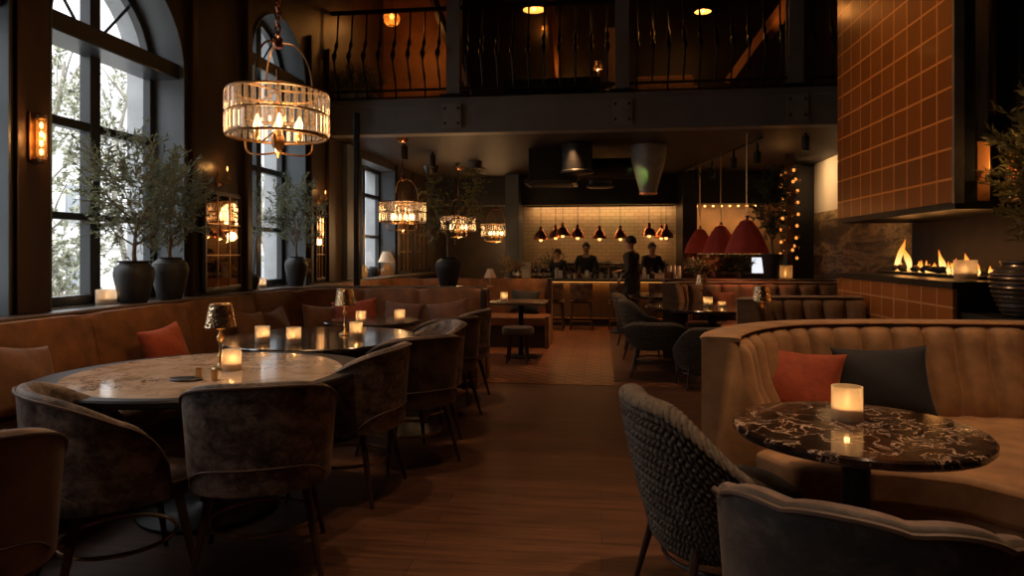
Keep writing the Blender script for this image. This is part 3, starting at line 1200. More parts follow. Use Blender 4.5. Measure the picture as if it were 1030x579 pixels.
T1 = P(211, 3.76)
T2 = P(322, 5.32)
T3 = P(374, 6.62)
tt = thing('oval_table', 'big oval table with cream marble inlay and black rim below the first window', 'table', (*T1, 0), R(37), 'banquette tables')


def oval_ring(k, z):
    o = []
    for j in range(96):
        a = 2 * PI * j / 96
        r = (.762 + .085 * abs(math.cos(a)) ** 5) * k
        o.append((r * math.cos(a), r * math.sin(a), z))
    return o


def disc_ring(r, z):
    return [(r * math.cos(2 * PI * j / 96), r * math.sin(2 * PI * j / 96), z) for j in range(96)]


MB().rings([disc_ring(.69, .712), oval_ring(.975, .708), oval_ring(1., .718), oval_ring(1., .740), oval_ring(.99, .75), disc_ring(.702, .75), disc_ring(.702, .745)], True, True).build('table_rim', m_black, tt)
MB().lathe([(.69, .72), (.7015, .72), (.7015, .7505), (.005, .7505)], 96).build('marble_inlay', m_marble, tt)
MB().lathe([(.355, 0), (.36, .006), (.36, .016), (.345, .022), (.09, .03), (.05, .05), (.045, .09)], 40).build('base', m_iron, tt)
MB().lathe([(.045, .03), (.045, .68), (.12, .69), (.12, .71)], 28).build('pedestal', m_iron, tt)
round_table('dark polished stone round table second along the banquette', *T2, .74, m_stone, group='banquette tables', foot=.34)
round_table('small dark round table in the corner of the banquette return', *T3, .46, m_stone, group='banquette tables', foot=.25)
TR = P(861, 2.57)
round_table('round dark veined marble table inside the camel booth', *TR, .44, m_emp, th=.035, foot=.26, leg_r=.05)
TB = P(716, 8.35)
round_table('wide dark round table with a brass lamp among woven chairs', *TB, .80, m_stone, group='tables among woven chairs', foot=.36)
TC = P(672, 10.6)
round_table('farther dark round table under the smallest red pendant', *TC, .62, m_stone, group='tables among woven chairs', foot=.3)
TD = P(775, 6.0)
round_table('dark round table hidden behind the camel booth, carrying a brass lamp', *TD, .42, m_stone, group='tables among woven chairs', foot=.24)

tl = thing('square_table', 'pale square table with a candle in the second banquette bay', 'table', (*P(524, 9.25), 0))
MB().bb(-.40, .36, -.35, .35, .715, .75).build('tabletop', m_slate, tl, bevel=.006)
MB().lathe([(.22, 0), (.22, .015), (.04, .03), (.035, .06), (.035, .715)], 24).build('pedestal', m_iron, tl)
so = thing('stool', 'low round upholstered stool pulled up to the pale square table', 'stool', (*P(521, 8.75), 0))
MB().lathe([(.01, .36), (.19, .36), (.205, .38), (.205, .43), (.19, .455), (.1, .465), (.01, .467)], 28).build('seat', m_seatd, so)
for k in range(4):
    a = PI / 4 + k * PI / 2
    MB().tube([(.13 * math.cos(a), .13 * math.sin(a), .37), (.18 * math.cos(a), .18 * math.sin(a), 0)], [.018, .012], 8).build('leg', m_woodleg, so)


# ---------------------------------------------------------------- cushions
def cushion(label, x, y, z, w, h, d, rz, tilt, mat, roll=0., group=None):
    t = MB()
    n = 18
    front, back = [], []
    for side in (1, -1):
        i0 = len(t.v)
        for a in range(n + 1):
            for b in range(n + 1):
                u, v = -1 + 2 * a / n, -1 + 2 * b / n
                k = ((1 - u * u) * (1 - v * v)) ** .42
                pin = 1 - .10 * (1 - abs(v) ** 2) * abs(u) ** 3
                pin2 = 1 - .12 * (1 - abs(u) ** 2) * abs(v) ** 3
                wr = .012 * math.sin(3 * u + 2.3 * v + side) * k
                t.v.append((u * w / 2 * pin, side * (d / 2 * k + .002) + wr, v * h / 2 * pin2))
        for a in range(n):
            for b in range(n):
                q = i0 + a * (n + 1) + b
                t.f.append((q, q + 1, q + n + 2, q + n + 1))
    # close the edge
    N1 = (n + 1) ** 2
    bord = [a * (n + 1) for a in range(n + 1)] + [n * (n + 1) + b for b in range(1, n + 1)] + [a * (n + 1) + n for a in range(n - 1, -1, -1)] + [b for b in range(n - 1, 0, -1)]
    for k in range(len(bord)):
        p, q = bord[k], bord[(k + 1) % len(bord)]
        t.f.append((p, q, q + N1, p + N1))
    M = Matrix.Rotation(tilt, 4, 'X') @ Matrix.Rotation(roll, 4, 'Y')
    t.v = [tuple(M @ Vector(p)) for p in t.v]
    lo = min(p[2] for p in t.v)
    t.v = [(p[0], p[1], p[2] - lo) for p in t.v]
    o = t.build('cushion', mat, None, ang=80)
    o.location = (x, y, z)
    o.rotation_euler = (0, 0, rz)
    return tag(o, label, 'cushion', group)


W = R(90)
zs = .478
gl = 'cushions along the banquette'
cushion('brown cushion at the picture edge of the long banquette', -3.14, 3.36, zs, .46, .42, .16, W, R(-24), m_brownc, R(10), gl)
cushion('rust red cushion on the long banquette behind the cream table', -3.12, 4.60, zs, .46, .40, .16, W, R(-20), m_rust, R(-4), gl)
cushion('tobacco brown cushion on the banquette behind the hammered brass lamp', -3.08, 5.75, zs, .44, .40, .16, W, R(-18), m_brownc, R(6), gl)
cushion('dark russet cushion on the banquette between brown and tan ones', -3.09, 6.25, zs, .44, .38, .16, W, R(-18), m_plum, R(-5), gl)
cushion('tan brown cushion half hidden behind the rust cushion in the banquette corner', -2.96, 6.95, zs, .42, .36, .16, R(62), R(-20), m_brownc, R(8), gl)
cushion('rust brown cushion in the rounded corner of the banquette', -2.68, 7.28, zs, .50, .40, .16, R(22), R(-20), m_rust, R(-6), gl)
cushion('russet brown cushion in the middle of the banquette return', -2.18, 7.36, zs, .46, .38, .16, 0, R(-20), m_plum, R(5), gl)
cushion('brown cushion near the end panel of the banquette return', -1.66, 7.36, zs, .46, .38, .16, R(4), R(-20), m_plum, R(-10), gl)
cushion('dark cushion on the second banquette behind the pale square table', -1.15, 10.36, zs, .46, .36, .15, 0, R(-18), m_darkc, R(3))
cushion('rust red cushion against the channelled camel booth', 1.005, 3.84, .483, .52, .41, .17, R(-18), R(-22), m_rust, R(4), 'cushions in the camel booth')
cushion('black cushion against the channelled camel booth', 1.53, 3.98, .483, .50, .41, .17, R(-4), R(-20), m_darkc, R(-3), 'cushions in the camel booth')
cushion('dusky upright cushion in the long taupe booth', 1.62, 9.64, .483, .36, .40, .15, R(10), R(-15), m_plum, R(4))
# ================================================================ CHANDELIERS
def chandelier(label, group):
    """drum of cut glass bars in two tiers; origin at the middle of the drum"""
    t = thing('chandelier', label, 'chandelier', group=group)
    rad, hh = .318, .142
    fr = MB()
    for z, r, q in ((hh, rad, .008), (hh, rad - .03, .006), (0, rad, .007), (-hh, rad, .008), (-hh, rad - .03, .006)):
        fr.tube([(r * math.cos(2 * PI * k / 56), r * math.sin(2 * PI * k / 56), z) for k in range(56)], q, 6, loop=True)
    for k in range(3):
        a = 2 * PI * k / 3 + .3
        fr.tube([(0, 0, hh + .02), (rad * math.cos(a), rad * math.sin(a), hh)], .007, 6)
        fr.tube([(0, 0, -hh + .05), (rad * math.cos(a), rad * math.sin(a), -hh)], .006, 6)
    fr.build('drum_frame', m_brassd, t)
    st = MB().lathe([(.012, .3), (.012, .1), (.03, .08), (.014, .05), (.014, -.10), (.034, -.13), (.045, -.16), (.04, -.20), (.02, -.235), (.026, -.25), (.01, -.27), (.003, -.285)], 16)
    st.build('stem', m_brassd, t)
    # looped arms above and the looped cradle below
    up = MB()
    for k in range(3):
        a = 2 * PI * k / 3 + .3
        pts = []
        for j in range(15):
            f = j / 14
            rr = .03 + (.22 - .03) * math.sin(f * PI / 2) ** .8
            zz = .47 - .305 * (1 - math.cos(f * PI / 2)) ** 1.0
            pts.append((rr * math.cos(a), rr * math.sin(a), zz))
        up.tube(pts, .007, 6)
    up.build('upper_arms', m_brassd, t)
    lo = MB()
    for k in range(3):
        a = 2 * PI * k / 3 + .9
        pts = []
        for j in range(17):
            f = j / 16
            rr = .23 * (1 - f ** 3) + .02
            zz = -.165 - .09 * math.sin(f * PI * .62)
            pts.append((rr * math.cos(a), rr * math.sin(a), zz))
        lo.tube(pts, .007, 6)
    lo.build('lower_arms', m_brassd, t)
    # the glass bars
    bar = MB()
    w, d, h = .0180, .010, .063
    prof = [(-w, 0), (-w * .55, d), (w * .55, d), (w, 0), (w * .55, -d), (-w * .55, -d)]
    rs = [[(x * .75, y * .6, -h) for x, y in prof], [(x, y, -h + .012) for x, y in prof], [(x, y, h - .012) for x, y in prof], [(x * .75, y * .6, h) for x, y in prof]]
    bar.rings(rs, True, True)
    proto = None
    NB = 40
    for tier in (1, -1):
        for k in range(NB):
            a = 2 * PI * (k + (.0 if tier > 0 else .5)) / NB
            if proto is None:
                proto = bar.build('crystal_bar', m_crystal, t, smooth=False)
                o = proto
            else:
                o = proto.copy()
                COL.objects.link(o)
                o.parent = t
            o.location = ((rad + .004) * math.cos(a), (rad + .004) * math.sin(a), tier * .0705)
            o.rotation_euler = (0, 0, a + PI / 2)
    for k in range(6):
        a = 2 * PI * k / 6
        x, y = .15 * math.cos(a), .15 * math.sin(a)
        s = MB().lathe([(.006, -.17), (.016, -.16), (.016, -.115), (.012, -.11)], 10, (x, y, 0)).build('candle_socket', m_brass, t)
        MB().lathe([(.010, -.11), (.019, -.09), (.022, -.07), (.015, -.04), (.004, -.015)], 12, (x, y, 0)).build('bulb', m_bulb, t)
    light('POINT', 'chandelier_glow', (0, 0, -.03), 20., (1, .56, .24), t, .16)
    light('POINT', 'chandelier_down', (0, 0, -.34), 9., (1, .56, .24), t, .06)
    return t


def hang(t, loc, rod_top, chain=False):
    t.location = loc
    ln = rod_top - loc[2]
    if chain:
        c = MB()
        z = .47
        k = 0
        while z < ln:
            pts = []
            for j in range(10):
                a = 2 * PI * j / 10
                u, v = .018 * math.cos(a), .032 * math.sin(a)
                pts.append((u, 0, z + v) if k % 2 == 0 else (0, u, z + v))
            c.tube(pts, .006, 5, loop=True)
            z += .048
            k += 1
        c.build('chain', m_copper, t)
    else:
        MB().tube([(0, 0, .44), (0, 0, ln)], .008, 8).build('rod', m_copper, t)
    MB().lathe([(.03, .44), (.035, .465), (.03, .50), (.012, .52)], 14).build('rod_collar', m_copper, t)
    MB().lathe([(.012, ln - .07), (.05, ln - .05), (.075, ln - .02), (.085, ln)], 20).build('ceiling_rose', m_copper, t)


def chand_at(px, py, zc):
    x, y = P(px, zc)
    return (x, y, CH - (py - HY) * zc / F)


c1 = chandelier('big crystal drum chandelier hanging on a chain over the cream marble table', 'crystal drum chandeliers')
others = []
for px, py, zc, lab in ((405, 213.5, 9.75, 'crystal drum chandelier just behind the gallery beam on a copper rod'),
                        (461, 225, 13.0, 'crystal drum chandelier third in the row, over the pot with a sparse bush'),
                        (499, 231.5, 15.2, 'smallest crystal drum chandelier, last in the row beside the bar pier')):
    others.append((dup(c1, (0, 0, 0), .2 * len(others), lab), chand_at(px, py, zc)))
hang(c1, chand_at(279.5, 115.5, 4.52), 6.4, True)
for o, l in others:
    hang(o, l, 3.02)


# ================================================================ CANDLES AND TABLE LAMPS
def candle(label, x, y, z, r=.05, h=.115, power=.6, group='candles in frosted glasses', lit=True):
    t = thing('candle_glass', label, 'candle', (x, y, z), group=group)
    MB().lathe([(.005, .0), (r * .96, .0), (r, .006), (r, h), (r - .005, h), (r - .005, .012), (.005, .012)], 28).build('glass_cup', m_cup, t)
    MB().lathe([(.004, .0125), (r - .008, .0125), (r - .008, h * .36), (.004, h * .35)], 20).build('wax', m_wax, t)
    MB().lathe([(.001, h * .40), (.0065, h * .47), (.007, h * .54), (.004, h * .66), (.001, h * .76)], 10).build('flame', m_flame, t)
    light('POINT', 'candle_light', (0, 0, h * .62), power, (1, .56, .23), t, .008)
    return t


def cz(px, py, Z):
    return (*G(px, py, Z), Z)


z0 = .751
candle('candle in frosted glass beside the hammered lamp on the cream marble table', *cz(233, 372, z0), .052, .115, .7)
candle('candle in frosted glass on the second table, farther of the pair before the window ledge', *P(264, 5.0), z0, .052, .115)
candle('candle in frosted glass on the second table, beside the candle by the hammered lamp', *P(295.5, 4.92), z0, .052, .115)
candle('candle in frosted glass at the foot of the second brass lamp', *P(358, 5.3), z0, .050, .115)
candle('candle in frosted glass on the small corner table, behind the second lamp', *P(363, 6.35), z0, .048, .11)
candle('candle in frosted glass at the rim of the small corner table, by the velvet chairs', *P(402, 6.45), z0, .05, .115)
candle('candle in frosted glass on the dark veined marble table', *cz(852, 421, z0), .057, .128, .8)
candle('candle in frosted glass on the pale square table', *P(507, 9.2), z0, .05, .12)
candle('candle in wide glass on the sill of the arched window, before the charcoal pots', -3.86, PX(107, -3.86), 1.001, .075, .11, .35, 'candles on the window sills')
candle('candle in glass on the sill of the second arched window', -3.84, PX(262, -3.84), 1.001, .065, .11, .3, 'candles on the window sills')
candle('candle in frosted glass on the wide dark round table, beside the brass lamp', *P(712, 8.3), z0, .055, .115, .6, 'candles among woven chairs')
candle('tealight glass near the rim of the wide dark round table', *P(726, 8.3), z0, .05, .06, .3, 'candles among woven chairs')
candle('candle in glass on the farther dark round table', *P(687, 10.5), z0, .075, .13, .6, 'candles among woven chairs')

# small dark tray on the cream table; gold candle reflections modelled as two tiny cups
tr_ = cz(187, 382, z0)
tag(MB().lathe([(.004, 0), (.075, 0), (.08, .008), (.074, .012), (.004, .006)], 32, sx=1.1, sy=.7).build('tray', m_black), 'small dark oval tray on the cream marble table', 'tray').location = tr_
for dx, nm in ((.062, 'tiny gold reflection modelled as a brass cup on the dark tray edge'), (.15, 'tiny gold reflection modelled as a brass cup beside the tray, toward the brass lamp')):
    o = MB().lathe([(.004, 0), (.015, 0), (.018, .05), (.0165, .05), (.014, .004), (.004, .004)], 18).build('tumbler', m_brass)
    o.location = (tr_[0] + dx, tr_[1] + .01, z0 + (.009 if dx < .1 else 0))
    tag(o, nm, 'tumbler', 'gold candle reflections')


def brass_lamp(label, x, y, z, sc=1., group='brass table lamps', power=1.0):
    t = thing('table_lamp', label, 'lamp', (x, y, z), group=group)
    k = sc
    MB().lathe([(.004, 0), (.048 * k, 0), (.05 * k, .006 * k), (.046 * k, .014 * k), (.02 * k, .022 * k), (.012 * k, .035 * k)], 32).build('base', m_brass, t)
    MB().lathe([(.012 * k, .03 * k), (.009 * k, .06 * k), (.018 * k, .075 * k), (.009 * k, .09 * k), (.008 * k, .15 * k), (.020 * k, .165 * k), (.022 * k, .18 * k), (.010 * k, .20 * k), (.009 * k, .215 * k), (.024 * k, .225 * k), (.009 * k, .24 * k), (.008 * k, .30 * k)], 20).build('stem', m_brass, t)
    sh = MB().lathe([(.084 * k, .235 * k), (.058 * k, .365 * k), (.055 * k, .366 * k), (.081 * k, .236 * k)], 40, caps=False)
    n = len(sh.v) // 4
    for q in range(n):
        sh.f.append((q, (q + 1) % n, 3 * n + (q + 1) % n, 3 * n + q))
    s = sh.build('lamp_shade', m_hammer, t)
    MB().lathe([(.052 * k, .352 * k), (.059 * k, .352 * k), (.060 * k, .362 * k), (.052 * k, .366 * k)], 32).build('shade_cap', m_brass, t)
    MB().lathe([(.003, .30 * k), (.014 * k, .305 * k), (.014 * k, .32 * k), (.003, .325 * k)], 12).build('bulb', m_bulbs, t)
    light('POINT', 'lamp_light', (0, 0, .265 * k), power, (1, .58, .26), t, .012)
    return t


brass_lamp('hammered brass table lamp on the cream marble table', *cz(222, 371, z0), 1.0)
brass_lamp('hammered brass table lamp on the second dark table of the banquette', *P(347, 5.42), z0)
brass_lamp('hammered brass table lamp standing behind the back of the camel booth', *P(766, 5.9), z0)
brass_lamp('hammered brass table lamp on the wide dark round table', *P(706, 8.9), z0)
# cream shaded lamp on the third sill
lx, ly = -3.86, PX(389, -3.86)
t = thing('table_lamp', 'cream shaded lamp with clear glass foot on the sill of the third window', 'lamp', (lx, ly, 1.001))
MB().lathe([(.004, 0), (.11, 0), (.11, .10), (.05, .16), (.018, .20), (.018, .24)], 24).build('base', m_lampglass, t)
sh = MB().lathe([(.155, .23), (.075, .42), (.070, .42), (.150, .23)], 32, caps=False).build('lamp_shade', m_cream, t)
MB().lathe([(.004, .28), (.025, .30), (.025, .33), (.004, .35)], 12).build('bulb', m_bulbs, t)
light('POINT', 'lamp_light', (0, 0, .30), 3., (1, .58, .28), t, .03)
# small pleated lamp on the return of the first banquette
t = thing('table_lamp', 'small pleated white lamp standing on top of the banquette return', 'lamp', (*P(494, 7.76), 1.0))
t.location.y = 7.60
t.location.z = 1.019
MB().lathe([(.004, 0), (.035, 0), (.035, .008), (.006, .014), (.006, .12)], 18).build('stem', m_brass, t)
sh = MB()
rs = []
for r, z in ((.066, .10), (.028, .20), (.026, .20), (.063, .10)):
    rs.append([(r * (1 + .07 * (k % 2)) * math.cos(2 * PI * k / 40), r * (1 + .07 * (k % 2)) * math.sin(2 * PI * k / 40), z) for k in range(40)])
sh.rings(rs, True, False).build('lamp_shade', m_cream, t)
light('POINT', 'lamp_light', (0, 0, .13), .5, (1, .6, .3), t, .01)
# dark jars on the third sill
for px, w, h, lab in ((365, .085, .20, 'dark squat jar farthest along the third window sill from the cream lamp'), (375, .11, .16, 'dark squat jar next to the cream shaded lamp on the sill')):
    o = MB().lathe([(.004, 0), (w * .8, 0), (w, h * .4), (w * .9, h * .8), (w * .55, h * .92), (w * .6, h)], 24).build('jar', m_lampglass if px == 365 else m_pot)
    o.location = (-3.86, PX(px, -3.86), 1.001)
    tag(o, lab, 'jar', 'jars on the third sill')


# ================================================================ PLANTS
def pot_mesh(t, r, h, mat, style=0, rings=False):
    if style == 0:      # wide shouldered jar with rim
        prof = [(.004, 0), (r * .62, 0), (r * .66, h * .02), (r * .84, h * .3), (r * .99, h * .62), (r, h * .72), (r * .93, h * .84), (r * .72, h * .92), (r * .70, h * .95), (r * .84, h * .975), (r * .86, h), (r * .76, h), (r * .62, h * .93), (r * .6, h * .85), (.004, h * .85)]
    elif style == 1:    # tall shoulder jar with narrow neck
        prof = [(.004, 0), (r * .60, 0), (r * .64, h * .02), (r * .80, h * .3), (r * .97, h * .6), (r, h * .72), (r * .90, h * .86), (r * .62, h * .95), (r * .58, h * .97), (r * .64, h), (r * .52, h), (r * .48, h * .9), (.004, h * .88)]
    else:               # plain tapered pot
        prof = [(.004, 0), (r * .70, 0), (r * .76, h * .05), (r * .96, h * .8), (r, h * .86), (r, h), (r * .9, h), (r * .86, h * .9), (.004, h * .88)]
    if rings:
        full = [prof[0], prof[1]]
        for k in range(61):
            f = .04 + .88 * k / 60
            z = h * f
            base = r * (.62 + .38 * math.sin(min(1, f / .70) * PI / 2)) if f < .70 else r * (1 - .32 * ((f - .70) / .22) ** 2)
            full.append((base + .006 * math.sin(f * 2 * PI * 12), z))
        full += [(r * .64, h * .95), (r * .70, h * .975), (r * .70, h), (r * .6, h), (r * .55, h * .93), (.004, h * .9)]
        prof = full
    MB().lathe(prof, 40).build('pot', mat, t)
    zt = prof[-1][1]
    MB().lathe([(.003, zt - .01), (r * .55, zt - .01), (r * .55, zt + .004), (.003, zt + .008)], 20).build('soil', m_soil, t)
    return zt


def foliage(center, rads, n, L, w, clamp=None, up=.35, shell=.55, clumps=None, squash=None):
    mb = MB()
    c = Vector(center)
    cl = clumps or 38
    cc = []
    for k in range(cl):
        d = Vector((rnd.gauss(0, 1), rnd.gauss(0, 1), rnd.gauss(0, 1))).normalized()
        rr = rnd.uniform(.25, 1.) ** .5
        cc.append(Vector((d.x * rads[0] * rr, d.y * rads[1] * rr, d.z * rads[2] * rr)))
    per = max(1, n // cl)
    for q in cc:
        # a twig carrying leaves
        dirn = (Vector((q.x / rads[0], q.y / rads[1], q.z / rads[2] + up)) + Vector((rnd.uniform(-.5, .5), rnd.uniform(-.5, .5), rnd.uniform(-.3, .5)))).normalized()
        ln = L * rnd.uniform(3.2, 6.)
        b0 = c + q - dirn * ln * .5
        b1 = b0 + dirn * ln
        tw = [b0.lerp(b1, k / 3) for k in range(4)]
        if clamp:
            tw = [clamp(p) for p in tw]
        mb.tube(tw, .0022 * (L / .05), 3, caps=False)
        for k in range(per):
            f = rnd.random()
            p = b0.lerp(b1, f)
            dd = (dirn * .7 + Vector((rnd.uniform(-1, 1), rnd.uniform(-1, 1), rnd.uniform(-.7, .9)))).normalized()
            if clamp:
                p = clamp(p)
            mb.leaf(p, dd, L * rnd.uniform(.7, 1.25), w * rnd.uniform(.8, 1.2))
    if clamp:
        mb.v = [tuple(clamp(Vector(p))) for p in mb.v]
    return mb


def tree(label, loc, pr, ph, style, th, crown, n, L=.055, w=.013, leafmat=None, potmat=None, group=None, name='potted_olive_tree', clampx=None, lean=(0, 0), rings=False, clumps=None, clampxmax=None):
    t = thing(name, label, 'potted plant', loc, group=group)
    zt = pot_mesh(t, pr, ph, potmat or m_pot, style, rings)
    cx, cy = lean
    tk = MB()
    m = 7
    pts = [(cx * (k / m) ** 1.5 + .008 * math.sin(k * 1.7), cy * (k / m) ** 1.5 + .008 * math.cos(k * 2.1), zt - .03 + (th + crown[2] * .4) * k / m) for k in range(m + 1)]
    tk.tube(pts, [.020 - .012 * k / m for k in range(m + 1)], 8)
    for k in range(12):
        a = rnd.uniform(0, 2 * PI)
        j = rnd.randint(3, 6)
        b = pts[j]
        rr = rnd.uniform(.4, .75)
        ex = b[0] + crown[0] * rr * math.cos(a)
        if clampx is not None:
            ex = max(ex, clampx - loc[0])
        e = (ex, b[1] + crown[1] * rr * math.sin(a), b[2] + crown[2] * rnd.uniform(.3, .9))
        md = ((b[0] + e[0]) / 2, (b[1] + e[1]) / 2, (b[2] + e[2]) / 2 - .03)
        tk.tube([b, md, e], [.008, .006, .003], 5)
    tk.build('trunk', m_bark, t)
    cl = None
    if clampx is not None or clampxmax is not None:
        lim = (clampx if clampx is not None else -99) - loc[0]
        limx = (clampxmax if clampxmax is not None else 99) - loc[0]

        def cl(p):
            q = Vector(p)
            if q.x < lim:
                q.x = lim + min(.12, (lim - q.x) * .25)
            if q.x > limx:
                q.x = limx - min(.12, (q.x - limx) * .25)
            return q
    foliage((cx, cy, zt + th + crown[2] * .75), crown, n, L, w, cl, clumps=clumps).build('foliage', leafmat or m_olive, t, smooth=False, fix=False)
    return t


tree('olive tree in a squat charcoal pot on the sill of the first arched window', (-3.70, PX(135, -3.70), 1.001), .150, .335, 0, .28, (.36, .46, .46), 3400, L=.058, w=.0145,
     group='olive trees on the window ledge', clampx=-4.02, lean=(.02, .0), clumps=190)
tree('olive tree in a taller charcoal jar standing close behind the squat pot', (-3.66, PX(171, -3.66), 1.001), .152, .36, 1, .20, (.32, .32, .38), 2000, L=.058, w=.0145,
     group='olive trees on the window ledge', clampx=-3.74, clumps=120)
tree('olive tree in a charcoal pot on the ledge past the second arched window', (-3.66, PX(298, -3.66), 1.001), .135, .35, 1, .22, (.30, .36, .46), 2200, L=.058, w=.0145,
     group='olive trees on the window ledge', clampx=-4.0, clumps=70)
t = thing('potted_sprig', 'thin olive sprig in a small pot against the glass of the second arched window', 'potted plant', (-3.80, PX(254, -3.80), 1.001))
pot_mesh(t, .075, .16, m_pot, 1)
MB().tube([(0, 0, .12), (.03, .03, .5), (.0, .12, .85)], [.009, .007, .003], 6).build('stem', m_bark, t)
foliage((.02, .10, .82), (.13, .16, .30), 320, .055, .013, lambda p: Vector((max(p.x, -.2), p.y, p.z)), clumps=24).build('foliage', m_olive, t, smooth=False, fix=False)
# dried plume beside the pot
t = thing('dried_plume', 'tan dried plume in a slim vase beside the charcoal pot past the second window', 'dried flower', (-3.60, PX(309, -3.60), 1.001))
MB().lathe([(.004, 0), (.028, 0), (.032, .05), (.016, .10), (.018, .12)], 16).build('vase', m_pot, t)
pl = MB()
for k in range(420):
    f = rnd.random()
    a = rnd.uniform(0, 2 * PI)
    rr = .075 * math.sin(PI * min(1, f * .9 + .1)) * rnd.uniform(.2, 1)
    pl.leaf((rr * math.cos(a) * .5, rr * math.sin(a) * .5, .12 + .19 * f), (math.cos(a), math.sin(a), .6), .05, .007)
pl.build('plume', m_dry, t, smooth=False, fix=False)
# sparse bush on the return, climbing greens beyond
t = tree('sparse bush in a dark urn on the ledge behind the banquette return', (*P(451, 8.6), .98), .165, .36, 1, .35, (.30, .30, .45), 260, .06, .02, m_green, group=None, clumps=30, name='potted_bush')
pd = thing('pedestal', 'dark pedestal carrying the urn with the sparse bush behind the banquette return', 'pedestal', (t.location.x, t.location.y, 0))
MB().bb(-.16, .16, -.16, .16, 0, .98).build('pedestal_block', m_darkwood, pd, bevel=.01, smooth=False)
MB().bb(-.19, .19, -.19, .19, 0, .06).build('pedestal_foot', m_darkwood, pd, bevel=.01, smooth=False)
for px, zc, top, h, lab in ((434, 11.4, 2.72, 1.35, 'trailing green vine hanging beside the second crystal chandelier'), (478, 12.2, 2.9, 1.2, 'trailing vine hanging beyond the third crystal chandelier')):
    x, y = P(px, zc)
    t = thing('hanging_plant', lab, 'hanging plant', (x, y, top), group='hanging vines')
    MB().lathe([(.004, 0), (.10, 0), (.13, .12), (.12, .12), (.09, .02), (.004, .02)], 20).build('basket', m_darkwood, t)
    MB().tube([(0, 0, .02), (0, 0, 3.02 - top)], .005, 5).build('cord', m_iron, t)
    foliage((0, 0, -h * .38), (.20, .20, h * .52), 700, .06, .022, up=-.6, clumps=60).build('foliage', m_greeno, t, smooth=False, fix=False)
# tree on the ledge behind the long taupe booth
struct(MB().bb(.9, 3.9, 10.04, 10.40, 0, 1.02).build('trim_19', m_darkwood, smooth=False, bevel=.01), 'dark ledge behind the long taupe booth')
tree('slim dark tree in a tapered pot on the ledge behind the long taupe booth', (*P(777, 10.35), 1.021), .16, .36, 2, .38, (.25, .24, .55), 2200, .06, .02, m_green, clumps=110, name='potted_tree')
t = thing('lantern', 'glass lantern with an orange candle beside the slim tree pot', 'lantern', (*P(790, 10.25), 1.021))
MB().lathe([(.004, 0), (.10, 0), (.10, .19), (.094, .19), (.094, .01), (.004, .01)], 24).build('glass_cup', m_cup, t)
MB().lathe([(.002, .03), (.012, .05), (.013, .07), (.002, .12)], 10).build('flame', m_flame, t)
light('POINT', 'candle_light', (0, 0, .09), .35, (1, .42, .10), t, .02)
# tree in the ribbed jar on the fireplace
tree('bushy tree in a ribbed bronze jar on the low shelf by the fireplace', (2.67, 4.73, .996), .200, .35, 1, .22, (.28, .27, .52), 3800, .07, .018, m_greeno, pm('bronze_jar', (.10, .075, .055), .3, .5, var=.3, scale=8, coat=.4), rings=True, clumps=170, lean=(.15, .0), name='potted_tree')
# ================================================================ FIREPLACE
t = thing('fireplace', 'open gas fireplace with copper tiled hood and tiled ledge', 'fireplace', (3.1, 6.3, 0))
FY0, FY1, FX0, FX1 = 5.09, 7.42, 2.43, 3.75
MB().bb(FX0 - .025, FX0, FY0, FY1, .02, 1.17).build('base_tiles', m_basetile, t, world=True, smooth=False)
MB().bb(FX0, FX1, FY0 - .01, FY1, 0, 1.17).build('base_block', m_black, t, world=True, smooth=False)
MB().bb(FX0 - .04, FX1, FY0 - .03, FY1 + .02, 1.15, 1.20).build('ledge', m_iron, t, world=True, bevel=.006, smooth=False)
MB().bb(FX0 + .02, FX1, FY0 - .60, FY0 - .012, 0, .99).build('side_shelf', m_black, t, world=True, smooth=False)
MB().bb(FX0 - .025, FX0 + .0, FY0, FY1, 1.75, 6.0).build('hood_tiles', m_hood, t, world=True, smooth=False)
MB().bb(FX0, FX0 + .12, FY0, FY1, 1.75, 6.0).build('hood_wall', m_black, t, world=True, smooth=False)
MB().bb(FX0 - .03, FX0 + .035, FY0 - .03, FY0, 1.74, 6.0).build('edge_strip', pm('grey_metal_edge', (.28, .25, .21), .35, .7), t, world=True, smooth=False)
MB().bb(FX0 - .02, FX1, FY0 - .02, FY1, 1.70, 1.75).build('hood_plate', m_iron, t, world=True, smooth=False)
MB().bb(3.12, 3.20, FY0 + .0, FY1, 1.19, 1.72).build('fire_back', m_firewall, t, world=True, smooth=False)
MB().bb(2.95, 3.75, FY0 + .55, FY0 + .62, 1.75, 5.0).build('flue_wall', m_wall, t, world=True, smooth=False)
MB().bb(2.70, 3.02, 5.45, 7.2, 1.195, 1.225).build('burner_tray', m_iron, t, world=True, smooth=False)
for k in range(26):
    lg = MB()
    y = 5.55 + 1.55 * rnd.random()
    x = 2.74 + .24 * rnd.random()
    a = rnd.uniform(-.6, .6)
    ln = rnd.uniform(.08, .2)
    d = Vector((math.sin(a), math.cos(a), rnd.uniform(-.1, .25))) * ln
    c = Vector((x, y, 1.25 + .02 * rnd.random()))
    lg.tube([c - d / 2, c - d * .1, c + d / 2], [.018, .026, .016], 7)
    lg.build('fire_log', m_ash, t, world=True)


def tongue(fl, x, y, h, r, lean=(0, 0), curl=0.):
    pts, rr = [], []
    m = 12
    for k in range(m + 1):
        f = k / m
        pts.append((x + lean[0] * f * f + .35 * curl * h * math.sin(f * PI * 1.3), y + lean[1] * f * f + curl * h * math.sin(f * PI * 1.6), 1.225 + h * f))
        rr.append(max(.0015, r * (math.sin(PI * (.16 + .84 * f)) ** .8) * (1 - .45 * f) * (1 + .18 * math.sin(f * 9 + y * 20))))
    fl.tube(pts, rr, 8)


